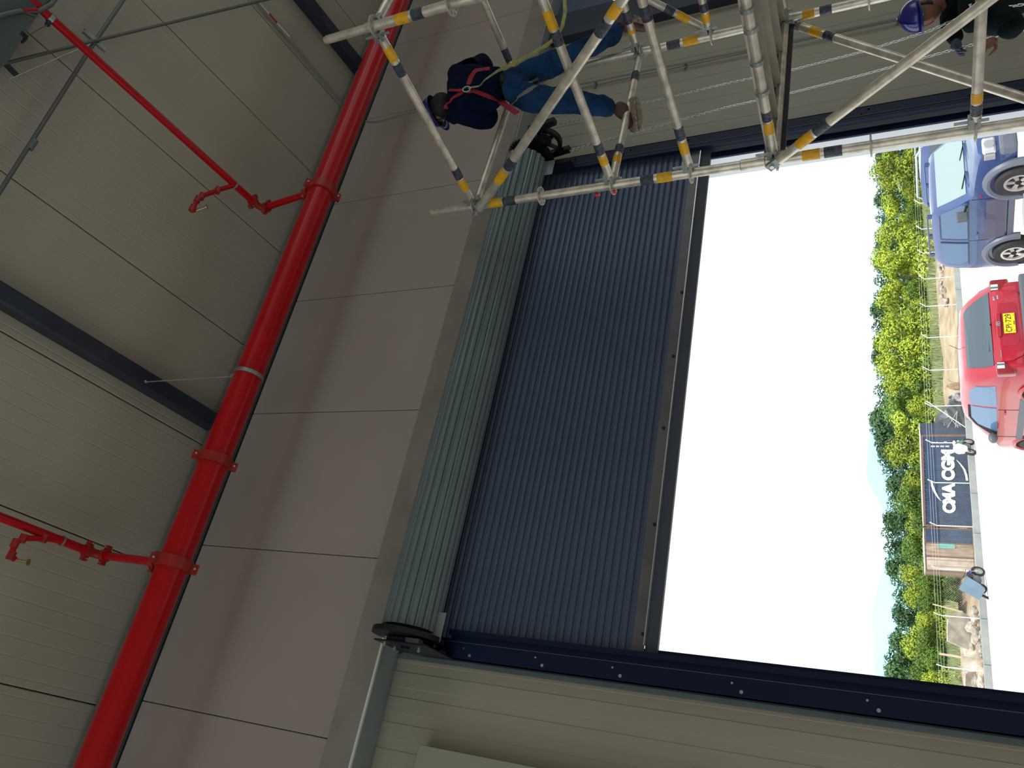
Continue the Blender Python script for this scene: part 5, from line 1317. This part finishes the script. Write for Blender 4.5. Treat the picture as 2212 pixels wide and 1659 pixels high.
# motorbikes against the kerb
def moto(label, c, ang, mb, extra):
    e = empty('motorbike', (0, 0, 0)); tag(e, label, 'motorbike'); e.matrix_basis = Matrix.Translation(c) @ Matrix.Rotation(ang, 4, 'Z') @ Matrix.Rotation(.12, 4, 'X')
    bpy.context.view_layer.update(); M_ = e.matrix_basis.copy()
    def pt(nm, bm, m, parent=e, smooth=True):
        for v in bm.verts: v.co = M_ @ v.co
        return obj(nm, bm, m, parent, smooth=smooth)
    for x in (-.62, .62):
        bm = bmesh.new(); ring(bm, (x, 0, .31), (0, 1, 0), .32, .22, .12, 28); w_ = pt('wheel', bm, MTYRE)
        bm = bmesh.new(); ring(bm, (x, 0, .31), (0, 1, 0), .24, .215, .04, 28); pt('rim', bm, MRIM, w_)
        for k in range(6):
            a = PI * k / 6; bm = bmesh.new(); tube(bm, [(x - math.cos(a) * .22, 0, .31 - math.sin(a) * .22), (x + math.cos(a) * .22, 0, .31 + math.sin(a) * .22)], .006, 4); pt('wheel_spoke', bm, MRIM, w_, False)
    for s_ in (-.07, .07): pt('fork', tb([(.62, s_, .31), (.42, s_, .92)], .02, 8), MRIM)
    pt('handlebar', tb([(.30, -.36, 1.05), (.40, -.22, 1.0), (.42, 0, .96), (.40, .22, 1.0), (.30, .36, 1.05)], .014, 8), MARCH)
    bm = bmesh.new(); sphere(bm, (.15, 0, .80), .27, 1.25, .72, .65, 2); pt('fuel_tank', bm, mb)
    bm = bmesh.new(); sphere(bm, (-.02, 0, .44), .29, 1.1, .65, .85, 2); pt('engine', bm, MTRIM)
    bm = bmesh.new(); sphere(bm, (-.32, 0, .80), .30, 1.15, .48, .30, 2); pt('saddle', bm, MARCH)
    bm = bmesh.new(); sphere(bm, (-.35, 0, .62), .26, 1.1, .7, .6, 2); pt('side_panel', bm, mb)
    bm = bmesh.new(); sphere(bm, (.50, 0, .88), .11, .8, 1, 1, 2); pt('headlight', bm, MLENS)
    pt('front_mudguard', tb([(.62 + math.cos(a) * .34, 0, .31 + math.sin(a) * .34) for a in (.3, .8, 1.3, 1.8, 2.3)], .05, 6), mb)
    pt('exhaust', tb([(.1, .12, .25), (-.3, .14, .25), (-.75, .16, .36)], .04, 8), MRIM)
    pt('frame_tube', tb([(.42, 0, .85), (.1, 0, .28), (-.35, 0, .30), (-.62, 0, .31)], .025, 8), MARCH)
    extra(e, pt)
p = P(2128, 965, Y=50.3)
def ex1(e, pt):
    bm = bmesh.new(); sphere(bm, (-.35, 0, .86), .42, 1.15, .62, .75, 3)
    for v in bm.verts: v.co += Vector((0, 0, .08 * noise.noise(v.co * 5))) + v.co * .0
    for v in bm.verts:
        if v.co.z < .7: v.co.z -= .15
    pt('white_cover', bm, mat('white_sheet', (.8, .83, .85), .7))
    bm = bmesh.new(); sphere(bm, (.30, .0, 1.10), .14, 1.6, 1.1, .6, 2); pt('pale_bag', bm, mat('pale_green', (.62, .75, .55), .6))
moto('green motorbike with a white sheet over its rear, parked by the container', (p.x - .1, 50.2, gz(50.2) + .02), math.radians(35), mat('moto_green', (.04, .22, .06), .35), ex1)
p = P(2140, 1247, Y=50.3)
def ex2(e, pt):
    bm = bmesh.new(); sphere(bm, (.30, 0, .75), .16, 2.0, .9, .7, 2); pt('blue_fairing', bm, mat('moto_blue', (.03, .05, .5), .25))
moto('black and blue motorbike with a grey board leaning on its tail', (p.x - .25, 50.2, gz(50.2) + .02), math.radians(25), mat('moto_black', (.02, .02, .025), .4), ex2)
t = tag(empty('grey_board', P(2110, 1280, Y=49.7)), 'large blue-grey sheet leaning over the rear of the second motorbike', 'board')
q = [P(2088, 1244, Y=49.9), P(2071, 1272, Y=49.9), P(2115, 1296, Y=49.5), P(2129, 1275, Y=49.5), P(2118, 1262, Y=49.6), P(2101, 1252, Y=49.75)]
bm = bmesh.new(); lo = [bm.verts.new(v) for v in q]; hi = [bm.verts.new(v + Vector((0, .04, 0))) for v in q]; bm.faces.new(lo); bm.faces.new(hi[::-1])
for i in range(len(q)): bm.faces.new((lo[i], lo[(i + 1) % len(q)], hi[(i + 1) % len(q)], hi[i]))
obj('sheet', bm, mat('board_grey', (.12, .19, .25), .6, var=.08, scale=2), t)
obj('prop_leg', tb([P(2122, 1286, Y=49.5), P(2139, 1294, Y=49.5)], .07, 6), MARCH, t)

# ---------------------------------------------------------------- trees
def leaf_cloud(n_lobes, rx, ry, rz, leaves, seed, leaf=.16, low=.0, spiky=False):
    r_ = random.Random(seed); vs = []; fs = []
    for L in range(n_lobes):
        th = r_.uniform(0, 2 * PI); rr = math.sqrt(r_.random()); zz = r_.uniform(low, 1)
        sc_ = math.sqrt(max(.05, 1 - (max(0, zz - .35) / .65) ** 2)) 
        c = Vector((math.cos(th) * rr * rx * sc_, math.sin(th) * rr * ry * sc_, zz * rz)); lr = r_.uniform(.5, 1.05) * min(rx, rz * .4) * .55
        for k in range(leaves):
            d = Vector((r_.gauss(0, 1), r_.gauss(0, 1), r_.gauss(0, 1))).normalized(); rad = lr * (.72 + .34 * r_.random())
            p = c + Vector((d.x, d.y, d.z * .8)) * rad
            nrm = (d + Vector((r_.uniform(-.7, .7), r_.uniform(-.7, .7), r_.uniform(-.2, .9)))).normalized(); x, y, _ = frame(nrm)
            a = r_.uniform(0, PI); u = (x * math.cos(a) + y * math.sin(a)) * leaf * r_.uniform(.6, 1.3); v = (y * math.cos(a) - x * math.sin(a)) * leaf * (.22 if spiky else .45)
            i = len(vs); vs += [p - u, p + v, p + u, p - v]; fs.append((i, i + 1, i + 2, i + 3))
    me = bpy.data.meshes.new('foliage'); me.from_pydata([tuple(v) for v in vs], [], fs); return me
def leafmat(name, c1, c2, ov=.25):
    m = mat(name, c1, .7, col2=c2, scale=.6, spec=.2, objvar=ov, var=1); b = m.node_tree.nodes['Principled BSDF']
    b.inputs['Subsurface Weight'].default_value = 0; return m
ML1 = leafmat('leaf_lime', (.20, .31, .04), (.40, .47, .055)); ML2 = leafmat('leaf_mid', (.08, .17, .035), (.17, .27, .05)); ML3 = leafmat('leaf_dark', (.045, .10, .045), (.09, .17, .07)); MBARK = mat('bark', (.14, .10, .07), .9, var=.3)
var_ = []
for k, (ml, nl, rx, rz, lv) in enumerate(((ML1, 26, 2.6, 6.0, 150), (ML1, 24, 2.3, 5.2, 150), (ML2, 26, 2.8, 6.5, 140), (ML2, 22, 2.2, 5.5, 150), (ML3, 24, 3.2, 8.0, 130), (ML3, 20, 2.8, 7.0, 130))):
    me = leaf_cloud(nl, rx, rx * .8, rz, lv, 50 + k, .19 if k < 4 else .26, .02); me.materials.append(ml); var_.append((me, rx, rz))
tm = []
bm = tb([(0, 0, -.6), (.05, 0, 1.5), (.1, .05, 3.2), (.0, .1, 4.4)], [.16, .12, .08, .03], 8); me = bpy.data.meshes.new('trunk'); bm.to_mesh(me); bm.free(); me.materials.append(MBARK); trunk_me = me
ORD = 'first second third fourth fifth sixth seventh eighth ninth tenth eleventh twelfth thirteenth fourteenth fifteenth sixteenth seventeenth eighteenth nineteenth twentieth'.split()
def nth(k):
    if k < 20: return ORD[k]
    tens = {2: 'twenty', 3: 'thirty', 4: 'forty', 5: 'fifty'}[(k + 1) // 10]
    return {2: 'twentieth', 3: 'thirtieth', 4: 'fortieth', 5: 'fiftieth'}[(k + 1) // 10] if (k + 1) % 10 == 0 else tens + '-' + ORD[(k + 1) % 10 - 1]
ROWS = {}
def tree(kind, x, y, z, s, rz, label, group, szf=1):
    t = empty('tree', (x, y, z)); tag(t, label, 'tree', group); ROWS.setdefault(group, []).append(t)
    for nm, me in (('foliage', var_[kind][0]), ('trunk', trunk_me)):
        o = bpy.data.objects.new(nm, me); link(o, t); o.matrix_basis = Matrix.Rotation(rz, 4, 'Z') @ Matrix.Diagonal((s, s, s * szf, 1))
    return t
rt_ = random.Random(11)
def tops(py):        # skyline of the bright trees, photo pixels
    return interp([(250, 1893), (330, 1878), (450, 1886), (560, 1884), (700, 1895), (760, 1890), (850, 1902), (950, 1912), (1040, 1925), (1100, 1938), (1200, 1940), (1300, 1950), (1400, 1948), (1500, 1960), (1600, 1965)], py)
k = 0; py = 235.0
while py < 1560:
    y = 63 + rt_.uniform(-1.5, 2); p = P(tops(py) + rt_.uniform(0, 14), py, Y=y); z0 = -1.2; hgt = p.z - z0
    kd = rt_.choice((0, 1, 0, 2, 1)) if py > 300 else 2; me, rx, rz = var_[kd]
    tree(kd, p.x, y, z0, hgt / rz / 1.08, rt_.uniform(0, 6), 'bright lime green bushy tree in the row behind the fence', 'lime green trees behind the fence', 1)
    py += 52 if py > 900 else 46; k += 1
py = 250.0
while py < 1560:        # lower bushes closing the row
    y = 62.0; p = P(interp([(250, 1955), (900, 1975), (1550, 2000)], py) + rt_.uniform(-8, 8), py, Y=y); z0 = -1.3; me, rx, rz = var_[kd2 := rt_.choice((2, 3, 2, 0))]
    t = tree(kd2, p.x, y, z0, (p.z - z0) / rz, rt_.uniform(0, 6), 'mid green bush filling the gap under the lime trees', 'mid green bushes behind the fence', 1)
    t.name = 'bush'; t['category'] = 'bush'; py += 42
py = 200.0
while py < 1600:        # darker wood further off
    y = 95 + rt_.uniform(-4, 8)
    tp = interp([(200, 1885), (480, 1888), (700, 1884), (800, 1888), (930, 1880), (960, 1890), (1000, 1903), (1080, 1914), (1170, 1903), (1250, 1914), (1300, 1926), (1345, 1928), (1380, 1920), (1405, 1922), (1425, 1906), (1450, 1903), (1470, 1915), (1500, 1908), (1600, 1905)], py)
    p = P(tp + rt_.uniform(-2, 8), py, Y=y); z0 = -1.5; kd = rt_.choice((4, 5)); me, rx, rz = var_[kd]; sg = (p.z - z0) / rz / 1.05
    tree(kd, p.x, y, z0, sg, rt_.uniform(0, 6), 'dark green tree in the wood beyond the lime green row', 'dark trees of the wood further off', 1)
    py += 34
# rough grass between the bank and the trees
r_ = random.Random(3); vs = []; fs = []
for k in range(26000):
    y = 60.6 + abs(r_.gauss(0, 1)) * 1.0; x = r_.uniform(6, 56); z = gz(y) + .05; h_ = r_.uniform(.3, .8)
    if 17.5 < x < 27: continue
    a = r_.uniform(0, PI); dx, dy = math.cos(a) * .05, math.sin(a) * .05
    i = len(vs); vs += [(x - dx, y - dy, z - .1), (x + dx, y + dy, z - .1), (x + r_.uniform(-.2, .2), y + r_.uniform(-.2, .2), z + h_)]; fs.append((i, i + 1, i + 2))
me = bpy.data.meshes.new('tall_grass'); me.from_pydata(vs, [], fs); me.materials.append(leafmat('grass_blade', (.26, .34, .12), (.42, .47, .22), 0)); o = bpy.data.objects.new('tall_grass', me); link(o)
tag(o, 'pale green tall grass between the dirt bank and the trees', 'grass', kind='stuff')

for g_, head_ in (('lime green trees behind the fence', 'lime green tree'), ('mid green bushes behind the fence', 'mid green bush'), ('dark trees of the wood further off', 'dark green tree')):
    row = sorted(ROWS[g_], key=lambda t: t.location.x)
    tail = {'lime green tree': 'in the bright row behind the fence', 'mid green bush': 'under the bright trees', 'dark green tree': 'in the far wood'}[head_]
    for k, t in enumerate(row): t['label'] = '%s %s, %s from the bolted guide rail' % (head_, tail, nth(k))
for g_, head_ in (('broken concrete lumps by the end fence posts', 'grey concrete lump by the end fence posts'), ('pale lumps behind the cars', 'pale lump on the bank behind the parked cars')):
    row = sorted([o for o in COL.objects if o.get('group') == g_], key=lambda t: t.matrix_basis.translation.x)
    for k, t in enumerate(row): t['label'] = '%s, %s from the bolted guide rail' % (head_, nth(k))
